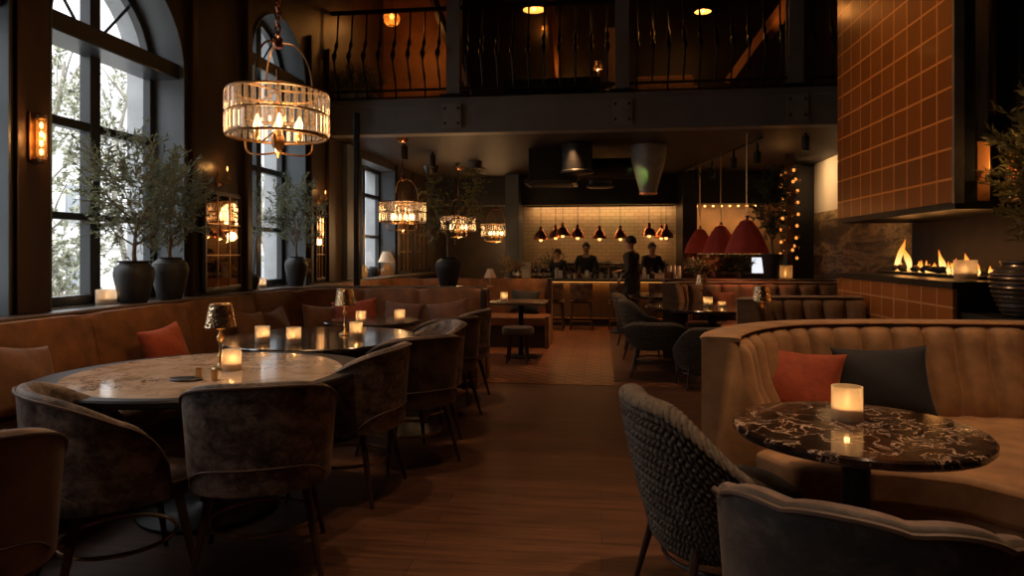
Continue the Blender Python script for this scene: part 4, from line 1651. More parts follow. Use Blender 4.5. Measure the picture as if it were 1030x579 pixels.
for y, h, r, ln, cu in ((6.98, .30, .034, (0, -.16), .13), (6.76, .25, .030, (0, .13), -.16), (7.10, .12, .026, (0, 0), .1), (6.60, .10, .026, (0, .05), .1), (6.40, .09, .024, (0, 0), .1),
                        (6.18, .20, .026, (0, .06), -.12), (6.06, .13, .024, (0, -.04), .15), (5.90, .08, .022, (0, .03), 0), (5.70, .17, .026, (0, .06), -.15), (5.60, .09, .02, (0, 0), .1)):
    fl = MB()
    tongue(fl, 2.84 + rnd.uniform(-.04, .04), y, h, r, ln, cu)
    fl.build('flame', m_fire, t, world=True)
for k in range(22):
    fl = MB()
    tongue(fl, 2.75 + .2 * rnd.random(), 5.50 + 1.6 * k / 22 + .05 * rnd.random(), rnd.uniform(.045, .11), rnd.uniform(.014, .024), (0, 0), rnd.uniform(-.15, .15))
    fl.build('flame', m_fire, t, world=True)
for y in (5.7, 6.2, 6.75):
    light('POINT', 'fire_light', (2.80 - 3.1, y - 6.3, 1.36), 1.6, (1, .38, .09), t, .08)
candle('candle in frosted glass on the fireplace ledge, before the flames', 2.565, 5.25, 1.203, .073, .145, .7, None)
# copper flue panels with a small lamp behind the hood
t = thing('copper_flue', 'copper flue cylinder with small lamp behind the tiled hood', 'flue', (2.95, 5.28, 1.75))
MB().lathe([(.02, 0), (.095, 0), (.095, .42), (.02, .42)], 36).build('cylinder', m_flue, t)
MB().lathe([(.06, .42), (.06, 2.2)], 24).build('pipe', m_iron, t)
MB().tube([(-.0, -.10, .20), (0, -.115, .27)], [.008, .006], 8).build('lamp', m_bulbs, t)
light('POINT', 'flue_light', (-.12, -.26, .28), 4.5, (1, .5, .16), t, .01)
MB().bb(2.575, 2.66, 5.12, 5.16, 1.755, 2.17).build('side_plate', m_flue, t, world=True, smooth=False, bevel=.004)

# ================================================================ PENDANTS
def red_pendant(label, px, zc, group='red bell pendants'):
    x, y = P(px, zc)
    t = thing('pendant_lamp', label, 'pendant lamp', (x, y, 1.39), group=group)
    prof = [(.285, 0), (.283, .02), (.262, .09), (.225, .19), (.175, .29), (.13, .36), (.10, .40), (.085, .43), (.03, .45)]
    MB().lathe(prof + [(.026, .445), (.08, .425), (.095, .395), (.125, .355), (.17, .285), (.22, .185), (.257, .09), (.278, .02)], 48, caps=False).build('lamp_shade', m_red, t)
    MB().lathe([(.005, .44), (.028, .44), (.028, .49), (.01, .51)], 14).build('cap', m_copper, t)
    MB().tube([(0, 0, .5), (0, 0, 3.02 - 1.39)], .009, 6).build('cord', m_brass, t)
    MB().lathe([(.003, .14), (.03, .17), (.04, .21), (.022, .26), (.02, .30)], 14).build('bulb', m_bulbs, t)
    light('POINT', 'pendant_light', (0, 0, .13), 13., (1, .5, .2), t, .04)
    return t


red_pendant('biggest red bell pendant lamp on a brass cord', 751, 9.3)
red_pendant('middle sized red bell pendant lamp, half behind the biggest', 725, 11.2)
red_pendant('smallest red bell pendant lamp beside the black pier', 704, 12.9)

# track with spotlights on the ceiling over the pendants
tk = thing('track_light', 'black ceiling track with spotlights above the red pendants', 'track light', (1.9, 11, 2.98))
MB().tube([(*P(766, 9.35), 2.97), (*P(690, 13.2), 2.97)], .02, 4).build('track', m_iron, tk, world=True)
for px, zc in ((762, 9.8), (738, 10.4), (716, 11.6), (700, 12.4)):
    x, y = P(px, zc)
    MB().lathe([(.035, 0), (.05, .01), (.05, .16), (.02, .18), (.012, .30)], 14, (x, y, 2.67)).build('spotlight', m_iron, tk, world=True)
for x, y, lab in ((3.3, 10.0, 'black spotlight cylinder over the pale mural wall'), (2.75, 9.75, 'black spotlight cylinder beside the gallery beam, by the biggest pendant'), (-2.9, 9.9, 'small black spotlight near the third window head'), (-2.7, 10.8, 'small black spotlight beyond the second chandelier')):
    o = thing('spotlight', lab, 'spotlight', (x, y, 3.02), group='ceiling spotlights')
    MB().lathe([(.045, -.24), (.05, -.23), (.05, -.04), (.02, -.03), (.02, 0)], 18).build('housing', m_iron, o)
    MB().lathe([(.002, -.235), (.04, -.235), (.04, -.225), (.002, -.225)], 14).build('lens', m_bulbs, o)

# garland of small bulbs up a post
gx, gy = P(794, 11.3)
po = struct(MB().bb(gx - .05, gx + .05, gy - .05, gy + .05, 0, 3.02).build('column_garland', m_darkwood, smooth=False))
t = thing('string_lights', 'garland of amber globe bulbs wound up a post beside the slim tree', 'string lights', (gx, gy, 1.3))
wire = []
for k in range(160):
    a = k * .32
    wire.append((.10 * math.cos(a), .10 * math.sin(a), 1.5 * k / 159))
MB().tube(wire, .004, 4).build('wire', m_iron, t)
for k in range(46):
    j = int(159 * (k + .5) / 46)
    x, y, z = wire[j]
    q = 1.25 + .35 * rnd.random()
    b = MB().lathe([(.003, -.026), (.018, -.02), (.026, 0), (.018, .02), (.006, .028)], 10, (x * q, y * q, z)).build('globe_bulb', m_lampglass if k % 2 else m_globe, t)
for z in (.3, .8, 1.3):
    light('POINT', 'garland_light', (-.16, -.16, z), 1.2, (1, .42, .10), t, .05)

# ================================================================ CEILING SERVICES
ax, ay = P(555, 10.9)
t = thing('air_conditioner', 'dark ceiling air conditioner with slotted grille by the duct', 'air conditioner', (ax, ay, 2.52))
MB().bb(-.34, .34, -.3, .3, .0, .5).build('casing', m_iron, t, bevel=.01, smooth=False)
MB().bb(-.40, .40, -.36, .36, -.05, .0).build('fascia', m_steel, t, bevel=.008, smooth=False)
g = MB()
for k in range(9):
    g.bb(-.34, .34, -.30 + k * .07, -.27 + k * .07, -.06, -.05)
g.build('grille', m_iron, t, smooth=False)
t = thing('ventilation_duct', 'galvanised ventilation duct along the ceiling with an upright stub', 'duct', (*P(600, 10.9), 2.62))
MB().tube([(-.3, .1, .12), (.2, .1, .12), (.9, .1, .12)], .17, 24).build('duct_pipe', m_steel, t)
MB().lathe([(.23, -.05), (.25, -.045), (.25, -.02), (.225, 0), (.225, .38)], 32, (-.28, -.78, 0)).build('duct_stub', m_steel, t)
MB().lathe([(.20, -.16), (.22, -.15), (.22, -.12), (.19, -.1), (.19, 0)], 28, (.06, .35, 0)).build('duct_collar', m_steel, t)
t = thing('duct_cone', 'tapered steel duct end catching a green glow, above the waiter', 'duct', (*P(652, 10.4), 2.28))
MB().lathe([(.10, 0), (.12, .01), (.13, .05), (.17, .2), (.25, .48), (.27, .62), (.27, .74)], 36).build('cone', pm('pale_steel', (.30, .30, .28), .42, .3, var=.2, scale=6), t)
MB().lathe([(.10, .0), (.135, .0), (.14, .025), (.12, .03)], 30).build('cone_rim', m_copper, t)

# ================================================================ BAR
BY = 13.05
t = thing('bar_counter', 'long dark topped bar counter with glowing strip under its edge', 'bar counter', (0, BY, 0))
MB().bb(-1.95, 3.3, BY - .10, BY + .60, .855, .895).build('counter_top', m_black, t, world=True, bevel=.008, smooth=False)
MB().bb(-1.9, 3.3, BY + .12, BY + .55, .14, .855).build('front_panel', m_barfront, t, world=True, smooth=False)
MB().bb(-1.9, 3.3, BY + .16, BY + .5, 0, .14).build('toe_kick', m_black, t, world=True, smooth=False)
MB().bb(-1.2, 3.2, BY + .02, BY + .05, .838, .853).build('light_strip', m_led, t, world=True, smooth=False)
MB().tube([(-1.9, BY + .02, .16), (3.2, BY + .02, .16)], .018, 8).build('foot_rail', m_brassd, t, world=True)
t2 = thing('back_counter', 'steel work counter under the tiled bar wall', 'counter', (0, YK - .3, 0))
MB().bb(-1.65, 1.55, YK - .55, YK - .02, .84, .88).build('worktop', m_steel, t2, world=True, smooth=False)
MB().bb(-1.62, 1.52, YK - .50, YK - .05, 0, .84).build('cabinet_body', m_darkwood, t2, world=True, smooth=False)
t3 = thing('wall_shelf', 'plate shelf fixed across the lit tile wall', 'shelf', (0, YK - .15, 1.30))
MB().bb(-.9, 1.4, YK - .30, YK - .01, 1.13, 1.16).build('shelf_board', m_steel, t3, world=True, smooth=False)
for x in (-.8, .3, 1.3):
    MB().bb(x - .015, x + .015, YK - .28, YK - .01, 1.03, 1.13).build('bracket', m_steel, t3, world=True, smooth=False)


def stool_at(px, zc, lab, first=[None]):
    x, y = P(px, zc)
    if first[0] is None:
        t = thing('bar_stool', lab, 'bar stool', (x, y, 0), group='bar stools')
        MB().bb(-.20, .20, -.19, .20, .49, .56).build('seat', m_vellow, t, bevel=.025, seg=3)
        b = MB()
        rs = []
        for k in range(13):
            f = -1 + 2 * k / 12
            xx = .20 * f
            yy = -.20 + .05 * f * f
            rs.append([(xx, yy - .02, .56), (xx, yy - .055, .84), (xx, yy - .035, .86), (xx, yy - .015, .84), (xx, yy + .02, .56)])
        b.rings(rs, True, True).build('backrest', m_vellow, t)
        for sx in (-1, 1):
            for sy in (-1, 1):
                MB().tube([(sx * .16, sy * .15, .49), (sx * .20, sy * .19, 0)], [.02, .013], 8).build('leg', m_woodleg, t)
        MB().tube([(-.19, -.18, .17), (.19, -.18, .17), (.19, .18, .17), (-.19, .18, .17)], .01, 6, loop=True).build('foot_ring', m_brassd, t)
        MB().bb(-.21, .21, -.20, .205, .478, .492).build('seat_frame', m_brassd, t, smooth=False)
        first[0] = t
        return t
    return dup(first[0], (x, y, 0), 0, lab)


stool_at(585, 12.5, 'brown backed bar stool nearest the middle of the lit bar front')
stool_at(556, 12.5, 'brown backed bar stool half hidden by the second banquette')
stool_at(624, 12.5, 'brown backed bar stool hidden behind the walking waiter')
stool_at(663, 12.5, 'brown backed bar stool past the waiter, behind the woven chairs')


def copper_pendant(px, py, zc, lab, first=[None]):
    x, y = P(px, zc)
    z = CH - (py - HY) * zc / F
    if first[0] is None:
        t = thing('pendant_lamp', lab, 'pendant lamp', (x, y, z), group='copper pendants over the bar')
        MB().lathe([(.125, -.0), (.120, .03), (.10, .09), (.07, .13), (.035, .16), (.028, .21), (.012, .23), (.009, .225), (.024, .2), (.03, .155), (.065, .125), (.095, .085), (.115, .03), (.122, .0)], 30, caps=False).build('lamp_shade', m_copper, t)
        MB().lathe([(.003, -.035), (.024, -.02), (.034, .02), (.02, .08)], 12).build('bulb', m_bulbs, t)
        MB().tube([(0, 0, .2), (0, 0, (2.45 - z) / 1.2)], .005, 5).build('cord', m_iron, t)
        t.scale = (1.2, 1.2, 1.2)
        light('POINT', 'pendant_light', (0, 0, -.01), 11.0, (1, .55, .22), t, .03)
        first[0] = t
        return t
    return dup(first[0], (x, y, z), 0, lab)


ys = [(544, 241, 'copper pendant first in the row at the banquette end of the bar'), (559, 239, 'copper pendant second in the row, slightly overlapping the third'), (566, 237, 'copper pendant third in the row over the bar'),
      (581, 239, 'copper pendant fourth in the row over the bar'), (603, 240, 'copper pendant fifth in the row, at the middle of the bar'), (624, 240, 'copper pendant just before the waiter'),
      (653, 237, 'copper pendant just past the waiter'), (665, 239, 'copper pendant last but one, overlapping the last'), (670, 239, 'copper pendant last in the row, by the black pier')]
for px, py, lab in ys:
    copper_pendant(px, py, 14.2 + (.25 if px in (559, 665) else 0), lab)
# strip added under the header to brighten the tile wall
st_ = thing('strip_light', 'warm strip added under the header to brighten the tiled bar wall', 'strip light', (0, YK - .2, 2.41))
MB().bb(-1.6, 1.5, -.10, -.05, -.03, .0).build('cover', m_black, st_, smooth=False)
MB().bb(-1.6, 1.5, -.05, .03, -.005, .0).build('diffuser', m_led, st_, smooth=False)
light('AREA', 'wall_wash', (0, .02, -.03), 11., (1, .60, .28), st_, size=(3.0, .05), rot=(R(16), 0, 0))
light('AREA', 'bar_front_wash', (.6, BY + .035, .83), 3.2, (1, .45, .12), None, size=(4.0, .02), rot=(R(28), 0, 0))

# bottles, jars, cards and china
B_PROFS = [
    [(.004, 0), (.036, 0), (.038, .01), (.038, .17), (.03, .20), (.014, .225), (.013, .285), (.016, .29), (.015, .30), (.004, .30)],
    [(.004, 0), (.042, 0), (.044, .01), (.044, .12), (.036, .15), (.015, .175), (.014, .22), (.017, .225), (.016, .24), (.004, .24)],
    [(.004, 0), (.03, 0), (.032, .008), (.032, .20), (.022, .24), (.013, .26), (.012, .32), (.004, .325)]]
protos = {}


def bottle(x, y, z, kind, mat, lab, grp):
    key = (kind, mat.name)
    if key not in protos:
        o = MB().lathe(B_PROFS[kind], 16).build('bottle', mat)
        protos[key] = o
        MB().lathe([(c[0] + .0015, c[1]) for c in ((.0385 if kind == 0 else .0445 if kind == 1 else .0325, .05), (.0385 if kind == 0 else .0445 if kind == 1 else .0325, .11))], 16, caps=False).build('label_band', m_paper, o)
        MB().lathe([(.004, B_PROFS[kind][-1][1] - .02), (.0175, B_PROFS[kind][-1][1] - .02), (.0175, B_PROFS[kind][-1][1] + .012), (.004, B_PROFS[kind][-1][1] + .012)], 12).build('cap', m_brassd, o)
        o.location = (x, y, z)
    else:
        o = dup(protos[key], (x, y, z))
    return tag(o, lab, 'bottle', grp)


mats_b = [m_glassb, m_glassg, m_glassa]
# along the bar top
for k in range(9):
    bottle(-1.70 + .085 * k + rnd.uniform(-.01, .01), BY + .42 + rnd.uniform(-.06, .06), .896, k % 3, mats_b[(k * 2) % 3], 'bottle in the cluster on the pier end of the bar top', 'bottles at the pier end of the bar')
cu = MB().lathe([(.004, 0), (.026, 0), (.034, .07), (.036, .085), (.032, .085), (.024, .01), (.004, .01)], 16).build('tumbler', m_china)
cu.location = (-.62, BY + .3, .896)
tag(cu, 'pale tumbler standing on the bar top among others', 'tumbler', 'tumblers on the bar top')
for k in range(16):
    xx = -.50 + .128 * k + rnd.uniform(-.03, .03)
    dup(cu, (xx, BY + .30 + rnd.uniform(-.10, .14), .896), 0, None, None, rnd.choice((.8, 1., 1.3)))
for k, (xx, w, h) in enumerate(((-.80, .12, .17), (-.62, .15, .15), (-1.46, .20, .33), (1.28, .14, .14), (1.10, .2, .11))):
    o = thing('menu_card' if k != 3 else 'napkin_box', ('pale card stand on the bar top before the staff', 'small brown box on the bar top next to the pale card', 'tall white framed menu board standing at the pier end of the bar',
              'dark box by the stacked cups at the waiter side of the bar', 'pale tray box on the bar top past the waiter')[k], 'card stand' if k in (0, 2) else 'box', (xx, BY + .33, .896))
    MB().bb(-w / 2, w / 2, -.02, .02, 0, h).build('frame', m_darkwood if k in (1, 3) else m_brassd, o, bevel=.004, smooth=False)
    MB().bb(-w / 2 + .012, w / 2 - .012, -.024, -.02, .012, h - .012).build('face', m_paper if k not in (1, 3) else m_brownc, o, smooth=False)
for k in range(6):
    o = MB().lathe([(.004, 0), (.03, 0), (.033, .01), (.036, .25 - .03 * (k % 2)), (.031, .25 - .03 * (k % 2)), (.004, .24 - .03 * (k % 2))], 16).build('cup_stack', m_china)
    o.location = (1.30 + .085 * (k % 3), BY + .36 + .09 * (k // 3), .896)
    tag(o, 'tall stack of pale cups at the black pier end of the bar top', 'cup stack', 'cup stacks on the bar')
for k in range(18):
    hh = rnd.uniform(.10, .24)
    rr = rnd.uniform(.03, .055)
    o = MB().lathe([(.004, 0), (rr * .9, 0), (rr, .01), (rr, hh * .75), (rr * .7, hh * .88), (rr * .75, hh), (.004, hh)], 18).build('storage_jar', (m_china, m_glassa, m_paper, m_clear)[k % 4])
    o.location = (-1.15 + .142 * k + rnd.uniform(-.03, .03), BY + .48 + rnd.uniform(-.05, .07), .896)
    tag(o, 'storage jar among the clutter along the back edge of the bar top', 'jar', 'storage jars along the bar')
for k in range(14):
    hh = rnd.uniform(.12, .22)
    o = MB().lathe([(.004, 0), (.045, 0), (.05, .01), (.05, hh), (.044, hh), (.004, hh - .01)], 18).build('canister', (m_china, m_steel, m_copper)[k % 3])
    o.location = (-1.45 + .21 * k, YK - .22, .881)
    tag(o, 'canister standing on the work counter against the tile wall', 'canister', 'canisters on the back counter')
# plates on the shelf
for k in range(12):
    xx = -.82 + .19 * k
    o = MB().lathe([(.004, 0), (.05, 0), (.085, .012 + .03 * (k % 3)), (.08, .016 + .03 * (k % 3)), (.004, .008 + .03 * (k % 3))], 20).build('bowl', m_china)
    o.location = (xx, YK - .16, 1.161)
    tag(o, 'pale bowl on the shelf across the tile wall', 'bowl', 'bowls on the bar shelf')
# flowers at the pier end and dark sprays on the counter
for px, zc, sz, lm, lab in ((576 - 62, 13.15, .20, m_dry, 'warm dried flower vase at the pier end of the bar'), (556, 14.6, .30, m_green, 'dark leafy spray on the back counter'), (701, 13.2, .22, m_green, 'dark leafy bouquet on the bar beneath the smallest red pendant'),
                            (718, 13.35, .22, m_brownc, 'dark red bouquet on the bar beneath the middle red pendant'), (745, 13.3, .26, m_green, 'dark rounded bouquet on the bar beneath the biggest red pendant')):
    x, y = P(px, zc)
    t = thing('flower_vase', lab, 'vase', (x, y, .896 if zc < 14 else .881), group='vases at the bar')
    MB().lathe([(.004, 0), (.05, 0), (.06, .06), (.035, .12), (.04, .14)], 18).build('vase', m_pot, t)
    foliage((0, 0, .14 + sz * .6), (sz * .75, sz * .75, sz * .7), 260, .06, .026, clumps=26).build('foliage', lm, t, smooth=False, fix=False)
# bottle bay shelves
t = thing('bottle_shelf', 'dark shelf unit of bottles in the bay behind the red pendants', 'shelf', (2.6, YK - .05, 0))
for z in (.86, 1.28):
    MB().bb(1.9, 3.38, YK - .22, YK + .09, z, z + .03).build('shelf_board', m_darkwood, t, world=True, smooth=False)
MB().bb(1.9, 3.38, YK - .2, YK + .09, 0, .86).build('cabinet_body', m_darkwood, t, world=True, smooth=False)
for z in (.891, 1.311):
    for k in range(17):
        bottle(1.97 + .083 * k, YK - .07 + rnd.uniform(-.03, .03), z, (k * 7) % 3, mats_b[(k * 5 + int(z)) % 3], 'bottle on the %s shelf of the bay behind the red pendants' % ('counter level' if z < 1 else 'upper'), 'bottles on the %s bay shelf' % ('lower' if z < 1 else 'upper'))
light('AREA', 'bay_wash', (2.6, YK - .42, 2.38), 14., (1, .52, .2), None, size=(1.4, .06), rot=(R(20), 0, 0))
ls = thing('strip_light', 'row of small warm spots in the head of the bottle bay', 'strip light', (2.6, YK - .2, 2.36))
for k in range(8):
    MB().lathe([(.004, 0), (.022, 0), (.022, .03), (.004, .03)], 10, (-.62 + .17 * k, 0, 0)).build('spot_lens', m_bulbs, ls)
t = thing('screen', 'small lit white screen on the bar behind the biggest red pendant', 'screen', (*P(763, 13.25), .896))
MB().bb(-.14, .14, -.02, .015, .10, .42).build('casing', m_black, t, smooth=False)
MB().bb(-.13, .13, -.024, -.02, .11, .41).build('display', m_screen, t, smooth=False)
MB().bb(-.06, .06, -.06, .06, 0, .02).build('stand', m_black, t, smooth=False)
MB().bb(-.02, .02, -.015, .01, .02, .11).build('stand_neck', m_black, t, smooth=False)

# ================================================================ PEOPLE
def skin_mesh(name, verts, edges, radii, mat, parent=None, sub=2, root=0):
    me = bpy.data.meshes.new(name)
    me.from_pydata(verts, edges, [])
    me.materials.append(mat)
    o = bpy.data.objects.new(name, me)
    COL.objects.link(o)
    if parent is not None:
        o.parent = parent
    md = o.modifiers.new('skin', 'SKIN')
    md.use_smooth_shade = True
    me.skin_vertices or None
    if not me.skin_vertices:
        bm = bmesh.new()
        bm.from_mesh(me)
        bm.verts.layers.skin.verify()
        bm.to_mesh(me)
        bm.free()
    for i, sv in enumerate(me.skin_vertices[0].data):
        r = radii[i]
        sv.radius = r if isinstance(r, tuple) else (r, r)
        sv.use_root = (i == root)
    ss = o.modifiers.new('sub', 'SUBSURF')
    ss.levels = ss.render_levels = sub
    return o


class Sk:
    def __init__(s):
        s.v, s.e, s.r = [], [], []

    def add(s, p, r, prev=None):
        s.v.append(tuple(p))
        s.r.append(r)
        if prev is not None:
            s.e.append((prev, len(s.v) - 1))
        return len(s.v) - 1

    def chain(s, pts, rs, prev):
        for p, r in zip(pts, rs):
            prev = s.add(p, r, prev)
        return prev


def person(label, loc, rz, arms, legs, head_turn=0., lean=(0, 0), h=1.66, face=True):
    """front towards +Y. arms: two (elbow, wrist) offsets, legs: two (knee, ankle)"""
    t = thing('person', label, 'person', loc, rz)
    k = h / 1.72
    lx, ly = lean

    def q(x, y, z):
        f = max(0, (z - .9) / .8)
        return ((x + lx * f) * k, (y + ly * f) * k, z * k)
    body = Sk()
    pel = body.add(q(0, 0, .95), (.125 * k, .095 * k))
    wa = body.add(q(0, 0, 1.10), (.115 * k, .085 * k), pel)
    ch = body.add(q(0, .0, 1.28), (.14 * k, .10 * k), wa)
    sh = body.add(q(0, -.01, 1.42), (.10 * k, .075 * k), ch)
    nk = body.add(q(0, .0, 1.50), .048 * k, sh)
    hd = body.chain([q(0, .012, 1.55), q(0, .018, 1.60), q(0, .012, 1.665), q(0, 0, 1.70)], [(.058 * k, .066 * k), (.072 * k, .088 * k), (.072 * k, .09 * k), (.04 * k, .05 * k)], nk)
    for s, (el, wr) in zip((-1, 1), arms):
        a = body.add(q(s * .165, -.01, 1.405), .056 * k, sh)
        e = body.add(q(*el), .041 * k, a)
        w = body.add(q(*wr), .027 * k, e)
        E, Wv = Vector(el), Vector(wr)
        d = (Wv - E).normalized()
        side = d.cross(Vector((0, 0, 1)))
        if side.length < .1:
            side = Vector((0, 1, 0))
        side.normalize()
        pm_ = Wv + d * .055
        p = body.add(q(*pm_), (.036 * k, .018 * k), w)
        dn = d.cross(side).normalized()
        if dn.z > 0:
            dn = -dn
        for fi, (o_, ln) in enumerate(((-.030, .070), (-.010, .080), (.010, .075), (.030, .06))):
            b0 = pm_ + side * o_ + d * .03
            b1 = b0 + d * ln * .5 + dn * ln * .15
            b2 = b1 + d * ln * .35 + dn * ln * .35
            body.chain([q(*b0), q(*b1), q(*b2)], [.0095 * k, .0088 * k, .0075 * k], p)
        th0 = Wv + d * .02 + side * -.034 * (1 if s < 0 else -1)
        th1 = th0 + d * .04 + side * -.02 * (1 if s < 0 else -1)
        body.chain([q(*th0), q(*th1)], [.011 * k, .009 * k], w)
    for s, (kn, an) in zip((-1, 1), legs):
        hp = body.add(q(s * .085, 0, .88), .085 * k, pel)
        kk = body.add(q(*kn), .054 * k, hp)
        cf = body.add(q(*(Vector(kn).lerp(Vector(an), .35) + Vector((0, -.015, 0)))), .050 * k, kk)
        aa = body.add(q(*an), .034 * k, cf)
        body.add(q(an[0], an[1] + .13, an[2] - .045), (.034 * k, .024 * k), aa)
    skin_mesh('body', body.v, body.e, body.r, m_skin, t)
    # nose, ears, eyes, mouth
    fc = MB()
    fc.lathe([(.002, -.02), (.013, -.012), (.009, .01), (.003, .03)], 8, (lx * k, (.012 + .088 + ly) * k, 1.60 * k))
    fc.build('nose', m_skin, t)
    for s in (-1, 1):
        MB().lathe([(.002, -.03), (.012, -.015), (.014, .01), (.002, .03)], 8, (s * .075 * k + lx * k, ly * k, 1.605 * k), sx=.5).build('ear', m_skin, t)
        MB().lathe([(.001, -.008), (.011, 0), (.001, .008)], 8, (s * .031 * k + lx * k, (.10 + ly) * k, 1.625 * k)).build('eye', m_hair, t)
    MB().box((lx * k, (.10 + ly) * k, 1.555 * k), (.045 * k, .012, .008)).build('mouth', m_rust, t)
    # hair cap
    rs = []
    for j in range(9):
        f = j / 8
        a = f * PI * .60
        rr = math.sin(a)
        rs.append([(lx * k + .089 * k * rr * math.cos(2 * PI * m / 18), (ly - .010) * k + .106 * k * rr * math.sin(2 * PI * m / 18), (1.648 + .112 * math.cos(a)) * k + (.055 * k * max(0, math.sin(2 * PI * m / 18)) * max(0, (f - .5) / .5))) for m in range(18)])
    rs[0] = [(x, y, z) for x, y, z in rs[0]]
    MB().rings(rs, True, True).build('hair', m_hair, t, ang=80)
    # clothes
    c = Sk()
    pel = c.add(q(0, 0, .88), (.16 * k, .128 * k))
    wa = c.add(q(0, 0, 1.10), (.138 * k, .108 * k), pel)
    chs = c.add(q(0, 0, 1.28), (.16 * k, .12 * k), wa)
    sh = c.add(q(0, -.01, 1.42), (.115 * k, .09 * k), chs)
    c.add(q(0, 0, 1.485), .06 * k, sh)
    for s, (el, wr) in zip((-1, 1), arms):
        a = c.add(q(s * .17, -.01, 1.405), .07 * k, sh)
        e = c.add(q(*el), .052 * k, a)
        c.add(q(*Vector(el).lerp(Vector(wr), .92)), .038 * k, e)
    skin_mesh('jacket', c.v, c.e, c.r, m_cloth, t)
    def oval(x, y, z, rx, ry):
        return [q(x + rx * math.cos(2 * PI * m / 18), y + ry * math.sin(2 * PI * m / 18), z) for m in range(18)]
    tr = MB()
    tr.rings([oval(0, 0, z, rx, ry) for z, rx, ry in ((1.04, .155, .12), (.98, .168, .128), (.90, .178, .135), (.83, .172, .13), (.79, .12, .10))], True, True)
    for s, (kn, an) in zip((-1, 1), legs):
        ax_ = [Vector((s * .088, 0, .93)), Vector((s * .09, 0, .84)).lerp(Vector(kn), .1), Vector((s * .09, 0, .84)).lerp(Vector(kn), .6), Vector(kn), Vector(kn).lerp(Vector(an), .45), Vector(kn).lerp(Vector(an), 1.02)]
        tr.tube([q(*p) for p in ax_], [.088 * k, .098 * k, .084 * k, .074 * k, .066 * k, .058 * k], 16)
    tr.build('trousers', m_cloth, t, ang=70)
    for s, (kn, an) in zip((-1, 1), legs):
        sho = MB().lathe([(.01, 0), (.9, 0), (1, .25), (.95, .5), (.6, .85), (.3, 1.0)], 16, (0, 0, 0), sx=.048 * k, sy=.135 * k).build('shoe', m_black, t)
        sho.scale = (1, 1, .095 * k)
        sho.location = (an[0] * k, (an[1] + .05) * k, max(0, (an[2] - .09) * k))
    return t


stand = [((-.09, .01, .50), (-.10, -.01, .09)), ((.09, .01, .50), (.10, -.01, .09))]
wx, wy = P(636, 11.78)
person('waiter in black uniform walking past the bar', (wx, wy, 0), R(62),
       [((-.22, -.06, 1.14), (-.19, .12, .98)), ((.21, .10, 1.15), (.14, .30, 1.12))],
       [((-.09, .16, .52), (-.09, .20, .09)), ((.09, -.02, .50), (.09, -.30, .14))], lean=(0, .04), h=1.66)
for px, py, zc, lab, rz in ((590, 246, 14.05, 'bartender in dark shirt behind the middle of the bar', R(172)), (655, 246, 14.05, 'bartender behind the bar just past the waiter', R(200)), (562, 252, 14.1, 'bartender behind the bar beside the pale card stand', R(150))):
    x, y = P(px, zc)
    person(lab, (x, y, 0), rz, [((-.25, .08, 1.15), (-.13, .30, 1.05)), ((.25, .10, 1.15), (.10, .30, 1.08))], stand, lean=(0, .05), h=1.58 if py < 250 else 1.46)

# ================================================================ WALL LAMPS AND MIRRORS
def sconce_tube(label, loc):
    t = thing('wall_sconce', label, 'wall lamp', loc)
    MB().bb(0, .02, -.045, .045, -.16, .16).build('backplate', m_brassd, t, bevel=.006, smooth=False)
    MB().bb(.0, .09, -.03, .03, -.17, -.15).build('bracket', m_brassd, t, smooth=False)
    MB().lathe([(.028, -.15), (.031, -.148), (.031, .12), (.028, .122)], 24, (.065, 0, 0), caps=False).build('glass_tube', m_lampglass, t)
    MB().lathe([(.02, .11), (.034, .115), (.034, .135), (.02, .15)], 20, (.065, 0, 0)).build('cap', m_brassd, t)
    for k in range(4):
        MB().lathe([(.002, -.022), (.010, -.01), (.011, .008), (.002, .022)], 10, (.065, 0, -.10 + .058 * k)).build('filament', m_fil, t)
    light('POINT', 'sconce_light', (.13, 0, 0), 2.2, (1, .46, .13), t, .03)
    return t


sconce_tube('glass tube wall lamp with glowing filaments on the pier before the arched window', (-3.72, PX(41, -3.66), CH + (254 - 140) * 4.62 / F))


def mirror(label, y0, y1, z0, z1, yaw=0.):
    t = thing('wall_mirror', label, 'mirror', (XW, (y0 + y1) / 2, (z0 + z1) / 2), group='antique mirrors on the window wall')
    w, h = (y1 - y0) / 2, (z1 - z0) / 2
    MB().bb(.004, .02, -w, w, -h, h).build('mirror_glass', m_mirror, t, smooth=False)
    f = MB()
    for s in (-1, 1):
        f.bb(.0, .035, s * w - .018, s * w + .018, -h, h)
        f.bb(.0, .035, -w, w, s * h - .018, s * h + .018)
    f.build('mirror_frame', m_darkwood, t, smooth=False, bevel=.004)
    b = MB()
    for k in (-1, 1):
        b.bb(.018, .028, k * w / 3 - .006, k * w / 3 + .006, -h, h)
    for k in (-.3, .35):
        b.bb(.018, .028, -w, w, k * h - .006, k * h + .006)
    b.build('glazing_bars', m_brassd, t, smooth=False)
    t.rotation_euler = (0, 0, R(yaw))
    t.location.x += .1 * math.sin(R(yaw)) * (w / .2)
    return t


